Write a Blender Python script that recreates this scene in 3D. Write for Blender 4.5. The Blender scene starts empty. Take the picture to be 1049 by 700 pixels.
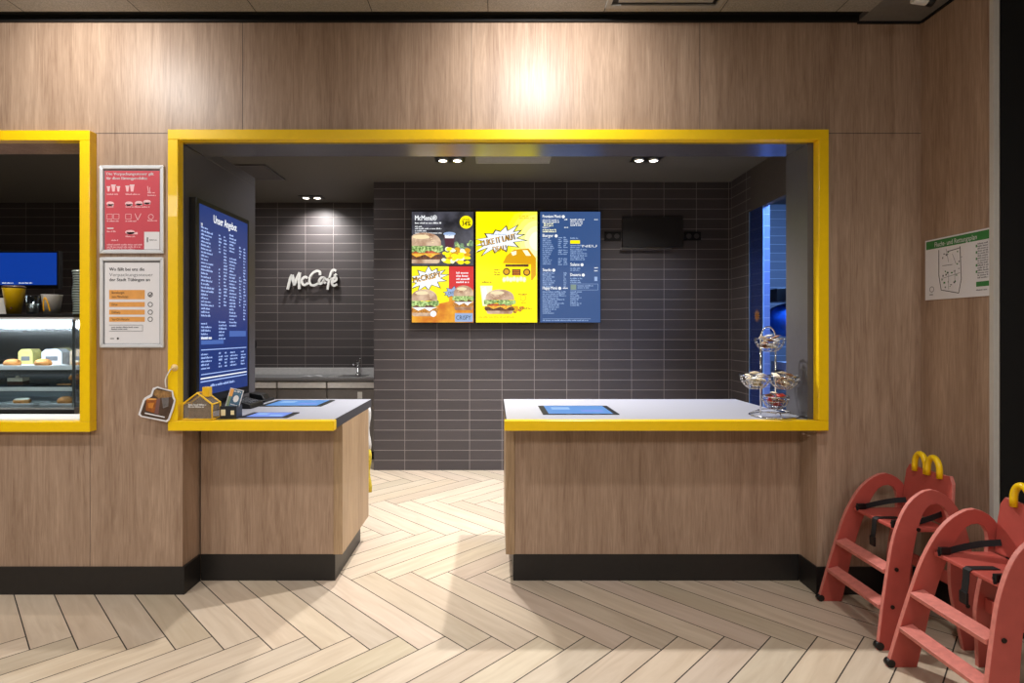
import bpy, bmesh, math, random
from mathutils import Vector, Matrix
random.seed(7)
C = bpy.context.scene.collection
PI = math.pi

# ------------------------------------------------------------------ materials
def lin(c):
    return tuple(((v/255)/12.92 if v/255 <= 0.04045 else (((v/255)+0.055)/1.055)**2.4) for v in c)
MATS = {}
def nt_of(name):
    m = bpy.data.materials.new(name); m.use_nodes = True
    return m, m.node_tree, m.node_tree.nodes['Principled BSDF']
def pmat(name, rgb, rough=0.5, metal=0.0, noise=0.06, nscale=30, bump=0.0, coat=0.0, trans=0.0, ior=1.45, alpha=1.0, spec=0.5):
    """procedural plain material: colour with a fine noise variation"""
    if name in MATS: return MATS[name]
    m, nt, b = nt_of(name)
    col = lin(rgb)
    tc = nt.nodes.new('ShaderNodeTexCoord'); nz = nt.nodes.new('ShaderNodeTexNoise')
    nz.inputs['Scale'].default_value = nscale; nz.inputs['Detail'].default_value = 4
    nt.links.new(tc.outputs['Object'], nz.inputs['Vector'])
    cr = nt.nodes.new('ShaderNodeValToRGB')
    cr.color_ramp.elements[0].position = .3; cr.color_ramp.elements[1].position = .7
    cr.color_ramp.elements[0].color = tuple(v*(1-noise) for v in col)+(1,)
    cr.color_ramp.elements[1].color = tuple(min(1, v*(1+noise)) for v in col)+(1,)
    nt.links.new(nz.outputs['Fac'], cr.inputs['Fac'])
    nt.links.new(cr.outputs['Color'], b.inputs['Base Color'])
    b.inputs['Roughness'].default_value = rough; b.inputs['Metallic'].default_value = metal
    b.inputs['Coat Weight'].default_value = coat
    b.inputs['Transmission Weight'].default_value = trans; b.inputs['IOR'].default_value = ior
    b.inputs['Alpha'].default_value = alpha
    b.inputs['Specular IOR Level'].default_value = spec
    if bump:
        bp = nt.nodes.new('ShaderNodeBump'); bp.inputs['Strength'].default_value = bump; bp.inputs['Distance'].default_value = .002
        nt.links.new(nz.outputs['Fac'], bp.inputs['Height']); nt.links.new(bp.outputs['Normal'], b.inputs['Normal'])
    MATS[name] = m
    return m
def emat(name, rgb, strength=1.0):
    if name in MATS: return MATS[name]
    m, nt, b = nt_of(name)
    b.inputs['Base Color'].default_value = (0.01, 0.01, 0.01, 1); b.inputs['Roughness'].default_value = .3
    b.inputs['Emission Color'].default_value = lin(rgb)+(1,); b.inputs['Emission Strength'].default_value = strength
    MATS[name] = m
    return m
def emot(name, a, b_, strength=1.0, scale=22, p0=.35, p1=.65):
    """mottled lit picture colour (two tones of the same food)"""
    m, nt, b = nt_of(name)
    tc = nt.nodes.new('ShaderNodeTexCoord'); nz = nt.nodes.new('ShaderNodeTexNoise'); nz.inputs['Scale'].default_value = scale; nz.inputs['Detail'].default_value = 3
    nt.links.new(tc.outputs['Object'], nz.inputs['Vector']); cr = nt.nodes.new('ShaderNodeValToRGB')
    cr.color_ramp.elements[0].position = p0; cr.color_ramp.elements[1].position = p1
    cr.color_ramp.elements[0].color = lin(a)+(1,); cr.color_ramp.elements[1].color = lin(b_)+(1,)
    nt.links.new(nz.outputs['Fac'], cr.inputs['Fac']); nt.links.new(cr.outputs['Color'], b.inputs['Emission Color'])
    b.inputs['Base Color'].default_value = (.01, .01, .01, 1); b.inputs['Emission Strength'].default_value = strength
    MATS[name] = m
    return m
def wood(name, dark, light, sc=1.0, rough=.45, axis='Z'):
    m, nt, b = nt_of(name); N = nt.nodes; L = nt.links
    tc = N.new('ShaderNodeTexCoord')
    def nz(s, det, dist=0.0):
        mp = N.new('ShaderNodeMapping'); mp.inputs['Scale'].default_value = s
        L.new(tc.outputs['Object'], mp.inputs['Vector'])
        n = N.new('ShaderNodeTexNoise'); n.inputs['Scale'].default_value = 1; n.inputs['Detail'].default_value = det
        n.inputs['Distortion'].default_value = dist; n.inputs['Roughness'].default_value = .6
        L.new(mp.outputs['Vector'], n.inputs['Vector']); return n
    a = nz((7*sc, 7*sc, .5*sc), 3, .6); f = nz((170*sc, 170*sc, 8*sc), 6, .5); g = nz((34*sc, 34*sc, 1.6*sc), 5, 2.6)
    m1 = N.new('ShaderNodeMix'); m1.inputs['Factor'].default_value = .45
    L.new(a.outputs['Fac'], m1.inputs[2]); L.new(f.outputs['Fac'], m1.inputs[3])
    m2 = N.new('ShaderNodeMix'); m2.inputs['Factor'].default_value = .4
    L.new(m1.outputs[0], m2.inputs[2]); L.new(g.outputs['Fac'], m2.inputs[3])
    cr = N.new('ShaderNodeValToRGB'); e = cr.color_ramp.elements
    e[0].position = .38; e[0].color = lin(dark)+(1,); e[1].position = .62; e[1].color = lin(light)+(1,)
    L.new(m2.outputs[0], cr.inputs['Fac']); L.new(cr.outputs['Color'], b.inputs['Base Color'])
    b.inputs['Roughness'].default_value = rough
    bp = N.new('ShaderNodeBump'); bp.inputs['Strength'].default_value = .15; bp.inputs['Distance'].default_value = .001
    L.new(f.outputs['Fac'], bp.inputs['Height']); L.new(bp.outputs['Normal'], b.inputs['Normal'])
    MATS[name] = m
    return m
def tile(name, axis, c1, c2, mortar, phase=0.0, rough=.5):
    m, nt, b = nt_of(name); N = nt.nodes; L = nt.links
    tc = N.new('ShaderNodeTexCoord'); sp = N.new('ShaderNodeSeparateXYZ'); cb = N.new('ShaderNodeCombineXYZ')
    L.new(tc.outputs['Object'], sp.inputs[0])
    ad = N.new('ShaderNodeMath'); ad.operation = 'ADD'; ad.inputs[1].default_value = phase + 35.05
    L.new(sp.outputs[axis], ad.inputs[0]); L.new(ad.outputs[0], cb.inputs['X']); L.new(sp.outputs['Z'], cb.inputs['Y'])
    br = N.new('ShaderNodeTexBrick'); br.offset = 0; br.squash = 1
    br.inputs['Scale'].default_value = 1; br.inputs['Brick Width'].default_value = .3505; br.inputs['Row Height'].default_value = .1088
    br.inputs['Mortar Size'].default_value = .0028; br.inputs['Mortar Smooth'].default_value = .2; br.inputs['Bias'].default_value = 0
    br.inputs['Color1'].default_value = lin(c1)+(1,); br.inputs['Color2'].default_value = lin(c2)+(1,); br.inputs['Mortar'].default_value = lin(mortar)+(1,)
    L.new(cb.outputs[0], br.inputs['Vector'])
    mp = N.new('ShaderNodeMapping'); mp.inputs['Scale'].default_value = (6, 6, 60); L.new(tc.outputs['Object'], mp.inputs['Vector'])
    nz = N.new('ShaderNodeTexNoise'); nz.inputs['Scale'].default_value = 1; nz.inputs['Detail'].default_value = 3; L.new(mp.outputs['Vector'], nz.inputs['Vector'])
    mx = N.new('ShaderNodeMix'); mx.data_type = 'RGBA'; mx.blend_type = 'MULTIPLY'; mx.inputs['Factor'].default_value = .35
    L.new(br.outputs['Color'], mx.inputs[6]); L.new(nz.outputs['Color'], mx.inputs[7])
    cr = N.new('ShaderNodeValToRGB'); cr.color_ramp.elements[0].color = (.7, .7, .7, 1); cr.color_ramp.elements[1].color = (1.3, 1.3, 1.3, 1)
    L.new(nz.outputs['Fac'], cr.inputs['Fac']); L.new(cr.outputs['Color'], mx.inputs[7])
    L.new(mx.outputs[2], b.inputs['Base Color']); b.inputs['Roughness'].default_value = rough
    bp = N.new('ShaderNodeBump'); bp.inputs['Strength'].default_value = .4; bp.inputs['Distance'].default_value = .002; bp.invert = True
    L.new(br.outputs['Fac'], bp.inputs['Height']); L.new(bp.outputs['Normal'], b.inputs['Normal'])
    MATS[name] = m
    return m
def glassmat(name, rgb=(235, 242, 245), rough=.02, alpha=.22):
    """thin clear pane: mostly transparent with a gloss"""
    m = bpy.data.materials.new(name); m.use_nodes = True; nt = m.node_tree; N = nt.nodes; L = nt.links
    N.clear(); out = N.new('ShaderNodeOutputMaterial'); t = N.new('ShaderNodeBsdfTransparent'); t.inputs[0].default_value = lin(rgb)+(1,)
    g = N.new('ShaderNodeBsdfGlossy'); g.inputs['Roughness'].default_value = rough
    fr = N.new('ShaderNodeFresnel'); fr.inputs['IOR'].default_value = 1.45
    ad = N.new('ShaderNodeMath'); ad.operation = 'MULTIPLY'; ad.inputs[1].default_value = alpha*5; ad.use_clamp = True
    mx = N.new('ShaderNodeMixShader'); L.new(fr.outputs[0], ad.inputs[0]); L.new(ad.outputs[0], mx.inputs[0])
    L.new(t.outputs[0], mx.inputs[1]); L.new(g.outputs[0], mx.inputs[2]); L.new(mx.outputs[0], out.inputs[0])
    MATS[name] = m
    return m

WOOD = wood('oak_laminate', (140, 113, 92), (184, 157, 134))
WOODL = wood('pale_oak_edge', (146, 118, 88), (184, 156, 122))
TILE = tile('dark_tile_x', 'X', (74, 68, 69), (66, 61, 62), (142, 134, 132), phase=.975 - .3505*2)
TILEY = tile('dark_tile_y', 'Y', (74, 68, 69), (66, 61, 62), (142, 134, 132))
TILEB = tile('pale_tile_y', 'Y', (120, 125, 135), (112, 118, 130), (190, 195, 200))
YEL = pmat('yellow_lacquer', (250, 206, 8), .32, noise=.02, coat=.3)
GREY = pmat('charcoal_laminate', (84, 82, 86), .32, noise=.03)
GLOSSG = pmat('brushed_metal_soffit', (170, 170, 180), .22, metal=.9, noise=.02)
WORK = pmat('light_grey_worktop', (166, 166, 174), .3, noise=.05, nscale=200)
WORKE = pmat('dark_worktop_edge', (66, 66, 70), .4)
PLINTH = pmat('black_plinth', (34, 31, 29), .4, noise=.1)
BLACK = pmat('black_plastic', (14, 14, 15), .35)
BLACKM = pmat('black_matt', (8, 8, 9), .6)
CEIL = pmat('kitchen_ceiling_grey', (98, 95, 90), .7, noise=.03)
CEILH = pmat('mineral_ceiling_tile', (150, 146, 140), .9, noise=.22, nscale=180, bump=.4)
WHITE = pmat('white_plastic', (225, 225, 222), .4, noise=.02)
SNAP = pmat('silver_snap_frame', (215, 217, 220), .35, metal=.15, noise=.02)
STEEL = pmat('brushed_steel', (165, 163, 160), .3, metal=1.0, noise=.08, nscale=60)
CHROME = pmat('chrome', (220, 220, 220), .12, metal=1.0, noise=.01)
RED = pmat('red_stained_plywood', (180, 82, 72), .42, noise=.07, nscale=14)
REDE = pmat('worn_plywood_edge', (200, 118, 106), .55, noise=.12, nscale=40)
WEB = pmat('black_webbing', (18, 18, 20), .7)
PAPER = pmat('white_paper', (226, 224, 226), .6, noise=.01)
REDP = pmat('red_print', (200, 74, 86), .5, noise=.02)
GREYP = pmat('grey_print', (120, 120, 125), .6)
DARKP = pmat('black_print', (40, 40, 42), .6)
PINKP = pmat('pale_pink_print', (240, 190, 195), .6)
ORP = pmat('orange_print', (226, 160, 84), .6)
GRNP = pmat('green_print', (58, 128, 66), .6)
TRIMW = pmat('pale_aluminium', (196, 192, 184), .45, noise=.02)
TILE_REFL = tile('tile_y_blue_reflection', 'Y', (128, 144, 196), (120, 136, 188), (180, 190, 215))  # dark tile recoloured: blue reflection in the glass painted into its colour
GLASS = glassmat('clear_glass', alpha=.07)
BGLASS = glassmat('blue_tinted_glass', (214, 224, 246), alpha=.1)

# ------------------------------------------------------------------ geometry helpers
class MB:
    def __init__(s, mats): s.bm = bmesh.new(); s.mats = mats if isinstance(mats, (list, tuple)) else [mats]
    def face(s, pts, mi=0, smooth=False):
        vs = [s.bm.verts.new(p) for p in pts]
        f = s.bm.faces.new(vs); f.material_index = mi; f.smooth = smooth; return f
    def box(s, x0, x1, y0, y1, z0, z1, mi=0):
        if x0 > x1: x0, x1 = x1, x0
        if y0 > y1: y0, y1 = y1, y0
        v = [s.bm.verts.new(p) for p in ((x0,y0,z0),(x1,y0,z0),(x1,y1,z0),(x0,y1,z0),(x0,y0,z1),(x1,y0,z1),(x1,y1,z1),(x0,y1,z1))]
        for q in ((0,3,2,1),(4,5,6,7),(0,1,5,4),(1,2,6,5),(2,3,7,6),(3,0,4,7)):
            f = s.bm.faces.new([v[i] for i in q]); f.material_index = mi
        return s
    def obox(s, M, sx, sy, sz, mi=0):
        n0 = len(s.bm.verts)
        s.box(-sx/2, sx/2, -sy/2, sy/2, -sz/2, sz/2, mi); s.bm.verts.ensure_lookup_table()
        for v in s.bm.verts[n0:]: v.co = M @ v.co
        return s
    def prism(s, pts, depth_vec, mi=0, side=None):
        """pts: planar 3D outline, extruded by depth_vec"""
        d = Vector(depth_vec); a = [s.bm.verts.new(p) for p in pts]; b = [s.bm.verts.new(Vector(p)+d) for p in pts]
        f = s.bm.faces.new(a); f.material_index = mi
        f = s.bm.faces.new(list(reversed(b))); f.material_index = mi
        n = len(pts)
        for i in range(n):
            f = s.bm.faces.new([a[i], b[i], b[(i+1) % n], a[(i+1) % n]]); f.material_index = mi if side is None else side
        return s
    def rings(s, rings, mi=0, cap0=True, cap1=True, closed=False, smooth=True):
        R = [[s.bm.verts.new(p) for p in r] for r in rings]; n = len(R[0])
        seq = list(zip(R, R[1:])) + ([(R[-1], R[0])] if closed else [])
        for a, b in seq:
            for i in range(n):
                f = s.bm.faces.new([a[i], a[(i+1) % n], b[(i+1) % n], b[i]]); f.material_index = mi; f.smooth = smooth
        if not closed:
            if cap0: f = s.bm.faces.new(list(reversed(R[0]))); f.material_index = mi
            if cap1: f = s.bm.faces.new(R[-1]); f.material_index = mi
        return s
    def lathe(s, cx, cy, prof, n=24, mi=0, cap0=True, cap1=True):
        """prof: list of (radius, z)"""
        rs = [[(cx+r*math.cos(2*PI*i/n), cy+r*math.sin(2*PI*i/n), z) for i in range(n)] for r, z in prof]
        return s.rings(rs, mi, cap0, cap1)
    def cyl(s, p, q, r, n=16, mi=0, r2=None):
        p, q = Vector(p), Vector(q); d = (q-p).normalized(); u = d.orthogonal().normalized(); w = d.cross(u)
        r2 = r if r2 is None else r2
        return s.rings([[c+u*math.cos(2*PI*i/n)*rr+w*math.sin(2*PI*i/n)*rr for i in range(n)] for c, rr in ((p, r), (q, r2))], mi)
    def tube(s, pts, r, n=8, mi=0, closed=False, flat=1.0):
        pts = [Vector(p) for p in pts]; rs = []; prev = None
        for i, p in enumerate(pts):
            if closed: t = (pts[(i+1) % len(pts)]-pts[i-1]).normalized()
            else: t = (pts[min(i+1, len(pts)-1)]-pts[max(i-1, 0)]).normalized()
            u = (prev - t*prev.dot(t)).normalized() if prev is not None and (prev - t*prev.dot(t)).length > 1e-5 else t.orthogonal().normalized()
            prev = u; w = t.cross(u)
            rr = r[i] if isinstance(r, (list, tuple)) else r
            rs.append([p+u*math.cos(2*PI*k/n)*rr+w*math.sin(2*PI*k/n)*rr*flat for k in range(n)])
        return s.rings(rs, mi, closed=closed)
    def ribbon(s, pts, wvec, width, tvec, mi=0):
        """flat strap: rectangular section, width along wvec, thickness along tvec"""
        w = Vector(wvec).normalized()*width/2; t = Vector(tvec)
        rs = [[Vector(p)-w, Vector(p)+w, Vector(p)+w+t, Vector(p)-w+t] for p in pts]
        return s.rings(rs, mi, smooth=False)
    def ball(s, c, r, sq=(1,1,1), n=12, m=8, mi=0):
        c = Vector(c); rs = []
        for j in range(m+1):
            a = -PI/2+PI*j/m; rr = max(math.cos(a), 1e-3)*r
            rs.append([c+Vector((rr*math.cos(2*PI*i/n)*sq[0], rr*math.sin(2*PI*i/n)*sq[1], r*math.sin(a)*sq[2])) for i in range(n)])
        return s.rings(rs, mi)
    def build(s, name, parent=None, bevel=0.0, kind=None):
        bmesh.ops.recalc_face_normals(s.bm, faces=s.bm.faces[:])
        off = parent_world(parent) if parent else Vector((0,0,0))
        me = bpy.data.meshes.new(name)
        for v in s.bm.verts: v.co = v.co - off
        s.bm.to_mesh(me); s.bm.free()
        for m in s.mats: me.materials.append(m)
        o = bpy.data.objects.new(name, me); C.objects.link(o)
        if parent: o.parent = parent
        if bevel:
            b = o.modifiers.new('bevel', 'BEVEL'); b.width = bevel; b.segments = 2; b.limit_method = 'ANGLE'; b.angle_limit = math.radians(40)
        if kind: o['kind'] = kind
        return o
def parent_world(o):
    v = Vector(o.location); p = o.parent
    while p: v += Vector(p.location); p = p.parent
    return v
def thing(name, label, cat, loc, group=None):
    o = bpy.data.objects.new(name, None); C.objects.link(o); o.empty_display_size = .05
    o.location = loc; o['label'] = label; o['category'] = cat
    if group: o['group'] = group
    return o
def tag(o, label, cat, group=None, loc=None):
    o['label'] = label; o['category'] = cat
    if group: o['group'] = group
    if loc is not None:                       # move a single-mesh thing's origin to its base
        v = Vector(loc); o.data.transform(Matrix.Translation(-v)); o.location = v
    return o
def struct(mb, name, bevel=0.0): return mb.build(name, None, bevel, 'structure')
def copy_tree(o, parent=None):
    c = o.copy(); C.objects.link(c); c.parent = parent
    for ch in list(o.children): copy_tree(ch, c)
    return c
def catmull(P, k=6, closed=False):
    P = [Vector(p) for p in P]; out = []; n = len(P)
    for i in range(n if closed else n-1):
        p0 = P[i-1] if (closed or i > 0) else P[0]; p1 = P[i]; p2 = P[(i+1) % n]; p3 = P[(i+2) % n] if (closed or i+2 < n) else P[-1]
        for j in range(k):
            t = j/k
            out.append(.5*((2*p1)+(p2-p0)*t+(2*p0-5*p1+4*p2-p3)*t*t+(3*p1-p0-3*p2+p3)*t**3))
    if not closed: out.append(P[-1])
    return out
def resample(P, n):
    d = [0.0]
    for a, b in zip(P, P[1:]): d.append(d[-1]+(b-a).length)
    out = []; j = 0
    for i in range(n):
        t = d[-1]*i/(n-1)
        while j < len(d)-2 and d[j+1] < t: j += 1
        f = (t-d[j])/max(d[j+1]-d[j], 1e-9); out.append(P[j].lerp(P[j+1], min(max(f, 0), 1)))
    return out

_tc = {}
def text_geo(s):
    if s in _tc: return _tc[s]
    cu = bpy.data.curves.new('t', 'FONT'); cu.body = s; cu.size = 1; cu.resolution_u = 2
    o = bpy.data.objects.new('t', cu); C.objects.link(o)
    dg = bpy.context.evaluated_depsgraph_get(); me = bpy.data.meshes.new_from_object(o.evaluated_get(dg))
    vs = [(v.co.x, v.co.y) for v in me.vertices]; fs = [tuple(p.vertices) for p in me.polygons]
    bpy.data.objects.remove(o); bpy.data.curves.remove(cu); bpy.data.meshes.remove(me)
    _tc[s] = (vs, fs, min(v[0] for v in vs), max(v[0] for v in vs)); return _tc[s]

class Canvas:
    """flat print or picture on a real surface; (u,v) in 0..W, 0..H with v downwards"""
    def __init__(s, o, right, up, W, H, size):
        s.o = Vector(o); s.r = Vector(right); s.u = Vector(up); s.n = s.r.cross(s.u); s.W = W; s.H = H
        s.k = size/W; s.bm = bmesh.new(); s.mats = []; s.layer = 0; s.dz = .0005
    def P(s, x, y, l=None): return s.o + s.r*(x*s.k) + s.u*((s.H-y)*s.k) + s.n*(.0004+s.dz*(s.layer if l is None else l))
    def mi(s, m):
        if m not in s.mats: s.mats.append(m)
        return s.mats.index(m)
    def poly(s, pts, m):
        c = [p for p in pts if True]
        f = s.bm.faces.new([s.bm.verts.new(s.P(min(max(x, 0), s.W), min(max(y, 0), s.H))) for x, y in c]); f.material_index = s.mi(m)
    def star_poly(s, cx, cy, pts, m):
        """fan around a centre (for non convex bursts)"""
        c = s.bm.verts.new(s.P(cx, cy)); v = [s.bm.verts.new(s.P(min(max(x, 0), s.W), min(max(y, 0), s.H))) for x, y in pts]
        for i in range(len(v)):
            f = s.bm.faces.new([c, v[i], v[(i+1) % len(v)]]); f.material_index = s.mi(m)
    def rect(s, x0, y0, x1, y1, m): s.poly([(x0,y0),(x1,y0),(x1,y1),(x0,y1)], m)
    def ell(s, cx, cy, rx, ry, m, a0=0, a1=360, n=24):
        P = [(cx+rx*math.cos(math.radians(a0+(a1-a0)*i/n)), cy-ry*math.sin(math.radians(a0+(a1-a0)*i/n))) for i in range(n+(a1-a0 < 360))]
        s.poly(P, m)
    def ring(s, cx, cy, r, w, m, n=20):
        for i in range(n):
            a, b = 2*PI*i/n, 2*PI*(i+1)/n
            s.poly([(cx+r*math.cos(a), cy+r*math.sin(a)), (cx+r*math.cos(b), cy+r*math.sin(b)), (cx+(r-w)*math.cos(b), cy+(r-w)*math.sin(b)), (cx+(r-w)*math.cos(a), cy+(r-w)*math.sin(a))], m)
    def line(s, x0, y0, x1, y1, w, m):
        d = math.hypot(x1-x0, y1-y0) or 1; nx, ny = -(y1-y0)/d*w/2, (x1-x0)/d*w/2
        s.poly([(x0+nx,y0+ny),(x1+nx,y1+ny),(x1-nx,y1-ny),(x0-nx,y0-ny)], m)
    def text(s, t, x, y, h, m, rot=0, align='l', width=None, bold=0.0):
        vs, fs, x0, x1 = text_geo(t); sx = h*1.0
        if width: sx = width/(x1-x0)
        off = -x0*sx if align == 'l' else -(x0+x1)/2*sx if align == 'c' else -x1*sx
        ca, sa = math.cos(math.radians(rot)), math.sin(math.radians(rot))
        for bx in ((0, bold) if bold else (0,)):
            vv = [s.bm.verts.new(s.P(x+(a*sx+off+bx)*ca+b*h*1.4*sa, y+(a*sx+off+bx)*sa-b*h*1.4*ca)) for a, b in vs]
            k = s.mi(m)
            for f in fs:
                try: g = s.bm.faces.new([vv[i] for i in f]); g.material_index = k
                except ValueError: pass
    def greek(s, x, y, w, m, h=.8, rng=random):
        """a line of writing too small to read: letter sized strokes in words"""
        e = x+w; c = x
        while c < e-h*.4:
            wl = rng.randint(2, 8)
            for i in range(wl):
                if c > e-h*.4: break
                lw = h*rng.uniform(.3, .55); a = h*rng.choice((.65, .65, .7, 1.0))
                s.rect(c, y-a, c+lw, y, m); c += lw+h*.16
            c += h*.45
    def burger(s, cx, by, w, h, M, cheese=True):
        """bun, salad, patty, cheese, heel standing on the line by"""
        bun, lt, pat, chz, tom, bl = M
        y = by
        s.poly([(cx-w*.42, y-h*.14), (cx+w*.42, y-h*.14), (cx+w*.40, y-h*.03), (cx+w*.34, y), (cx-w*.34, y), (cx-w*.40, y-h*.03)], bun); s.layer += 1
        s.poly([(cx-w*.47, y-h*.30), (cx+w*.47, y-h*.30), (cx+w*.48, y-h*.20), (cx+w*.44, y-h*.13), (cx-w*.44, y-h*.13), (cx-w*.48, y-h*.20)], pat); s.layer += 1
        s.poly([(cx-w*.46, y-h*.33), (cx+w*.46, y-h*.33), (cx+w*.3, y-h*.28), (cx+w*.18, y-h*.18), (cx+w*.02, y-h*.29), (cx-w*.2, y-h*.20), (cx-w*.34, y-h*.29)], chz); s.layer += 1
        s.poly([(cx-w*.4, y-h*.42), (cx+w*.38, y-h*.42), (cx+w*.38, y-h*.33), (cx-w*.4, y-h*.33)], tom); s.layer += 1
        rng = random.Random(int(cx*10)); P = []
        for i in range(15): P.append((cx-w*.5+w*i/14, y-h*(.57+rng.uniform(-.03, .05))))
        for i in range(15): P.append((cx+w*.5-w*i/14, y-h*(.42+rng.uniform(-.09, .04))))
        s.star_poly(cx, y-h*.51, P, lt); s.layer += 1
        s.poly([(cx-w*.45, y-h*.57)]+[(cx-w*.45*math.cos(PI*i/14), y-h*.57-h*.43*math.sin(PI*i/14)**.7) for i in range(15)]+[(cx+w*.45, y-h*.57)], bun); s.layer += 1
        s.ell(cx-w*.08, y-h*.86, w*.22, h*.07, bl); s.layer += 1
        for i in range(16):
            a = rng.uniform(.25, 2.9); r = rng.uniform(.3, .9)
            s.ell(cx+w*.40*r*math.cos(a), y-h*.62-h*.34*r*math.sin(a), w*.014, h*.012, bl, n=6)
    def build(s, name, parent):
        off = parent_world(parent)
        for v in s.bm.verts: v.co -= off
        me = bpy.data.meshes.new(name); s.bm.to_mesh(me); s.bm.free()
        for m in s.mats: me.materials.append(m)
        o = bpy.data.objects.new(name, me); C.objects.link(o); o.parent = parent; return o

# ------------------------------------------------------------------ camera
F_PX, PX, PY, CH, CD = 570.0, 507.0, 340.0, 1.5, 3.18
cam = bpy.data.cameras.new('camera'); co = bpy.data.objects.new('camera', cam); C.objects.link(co)
cam.sensor_fit = 'HORIZONTAL'; cam.sensor_width = 36; cam.lens = F_PX/1049*36
cam.shift_x = (524.5-PX)/1049; cam.shift_y = (PY-350)/1049
co.location = (0, -CD, CH); co.rotation_euler = (PI/2, 0, 0); bpy.context.scene.camera = co

# ------------------------------------------------------------------ the setting
def make_floor():
    L_, w = 1.042, .162; g = .0028; q = math.sqrt(2)
    offX = -.818-(w+L_)/q; offY = -.557-(L_-w)/q
    m, nt, b = nt_of('wood_look_floor_tile'); N = nt.nodes; K = nt.links
    uv = N.new('ShaderNodeUVMap'); at = N.new('ShaderNodeVertexColor'); at.layer_name = 'plank'
    mp = N.new('ShaderNodeMapping'); mp.inputs['Scale'].default_value = (1.6, 14, 1); K.new(uv.outputs[0], mp.inputs['Vector'])
    n1 = N.new('ShaderNodeTexNoise'); n1.inputs['Scale'].default_value = 1.6; n1.inputs['Detail'].default_value = 5; n1.inputs['Distortion'].default_value = .8
    K.new(mp.outputs[0], n1.inputs['Vector'])
    cr = N.new('ShaderNodeValToRGB'); e = cr.color_ramp.elements
    e[0].position = .3; e[0].color = lin((196, 177, 154))+(1,); e[1].position = .68; e[1].color = lin((211, 194, 172))+(1,)
    K.new(n1.outputs['Fac'], cr.inputs['Fac'])
    hs = N.new('ShaderNodeMix'); hs.data_type = 'RGBA'; hs.blend_type = 'MULTIPLY'; hs.inputs['Factor'].default_value = 1
    K.new(cr.outputs['Color'], hs.inputs[6]); K.new(at.outputs['Color'], hs.inputs[7]); K.new(hs.outputs[2], b.inputs['Base Color'])
    b.inputs['Roughness'].default_value = .42
    bp = N.new('ShaderNodeBump'); bp.inputs['Strength'].default_value = .1; bp.inputs['Distance'].default_value = .001
    K.new(n1.outputs['Fac'], bp.inputs['Height']); K.new(bp.outputs['Normal'], b.inputs['Normal'])
    grout = pmat('floor_grout', (58, 50, 44), .9)
    bm = bmesh.new(); uvl = bm.loops.layers.uv.new('UVMap'); cl = bm.loops.layers.color.new('plank'); rng = random.Random(3)
    X0, X1, Y0, Y1 = -7.5, 5.0, -7.0, 4.0
    def plank(a0, a1, b0, b1, horiz):
        a0 += g; a1 -= g; b0 += g; b1 -= g
        P = [((a+b_)/q+offX, (a-b_)/q+offY) for a, b_ in ((a0,b0),(a1,b0),(a1,b1),(a0,b1))]
        for ax, lim, sg in ((0, X0, 1), (0, X1, -1), (1, Y0, 1), (1, Y1, -1)):      # clip to the room
            out = []
            for i in range(len(P)):
                p, r = P[i], P[(i+1) % len(P)]; dp, dr = sg*(p[ax]-lim), sg*(r[ax]-lim)
                if dp >= 0: out.append(p)
                if dp*dr < 0:
                    t = dp/(dp-dr); out.append((p[0]+(r[0]-p[0])*t, p[1]+(r[1]-p[1])*t))
            P = out
            if len(P) < 3: return
        f = bm.faces.new([bm.verts.new((x, y, 0)) for x, y in P]); f.normal_update()
        if f.normal.z < 0: f.normal_flip()
        c = rng.uniform(.92, 1.03); cc = (c, c*rng.uniform(.985, 1.01), c*rng.uniform(.975, 1.01), 1); r1 = rng.uniform(0, 50)
        for l in f.loops:
            x, y = l.vert.co.x, l.vert.co.y; u = (x+y)/q; v = (x-y)/q
            l[uvl].uv = (u+r1, v) if horiz else (v+r1, u); l[cl] = cc
    for row in range(-9, 10):
        for k in range(-110, 110):
            ox = k*w+row*L_; oy = k*w-row*L_
            plank(ox, ox+L_, oy, oy+w, True); plank(ox+L_, ox+L_+w, oy+w-L_, oy+w, False)
    vs = [bm.verts.new(p) for p in ((X0,Y0,-.0012),(X1,Y0,-.0012),(X1,Y1,-.0012),(X0,Y1,-.0012))]
    f = bm.faces.new(vs); f.material_index = 1
    me = bpy.data.meshes.new('floor'); bm.to_mesh(me); bm.free(); me.materials.append(m); me.materials.append(grout)
    o = bpy.data.objects.new('floor', me); C.objects.link(o); o['kind'] = 'structure'
make_floor()

HZ, KZ = 3.27, 3.12          # hall ceiling, kitchen ceiling
OZ = 2.585                   # underside of the header
b = MB([WOOD, DARKP := MATS['black_print'], GREY])
XR = 2.435
b.box(-7.5, XR, 0, .22, OZ, HZ+.1)
b.box(-2.30, -1.785, 0, .22, 0, OZ); b.box(-7.5, -2.30, 0, .22, 0, .99)
b.box(1.84, XR, 0, .22, 0, OZ)
struct(b, 'wall_front')
s = MB(DARKP)
for x in (-.134-1.308, -.134, 1.171): s.box(x-.0012, x+.0012, -.0006, .0005, 2.635 if -1.8 < x < 1.8 else 2.64, HZ)
s.box(-7.5, XR, -.0006, .0005, 2.633, 2.636)
for x in (-2.314,): s.box(x-.001, x+.001, -.0006, .0005, .16, .93)
struct(s, 'trim_1')
b = MB(WOOD); b.box(XR, 2.6, -.46, .22, 0, HZ+.1); struct(b, 'wall_right')
b = MB(BLACKM); b.box(2.6, 5.0, -.46, -.40, 0, HZ+.1); b.box(2.462, 2.6, -.463, -.4601, 0, HZ); struct(b, 'wall_right.001')
b = MB(TRIMW); b.box(2.424, 2.452, -.475, -.4635, 0, HZ); b.box(2.424, 2.4345, -.4635, -.452, 0, HZ); struct(b, 'trim_2')
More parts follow.
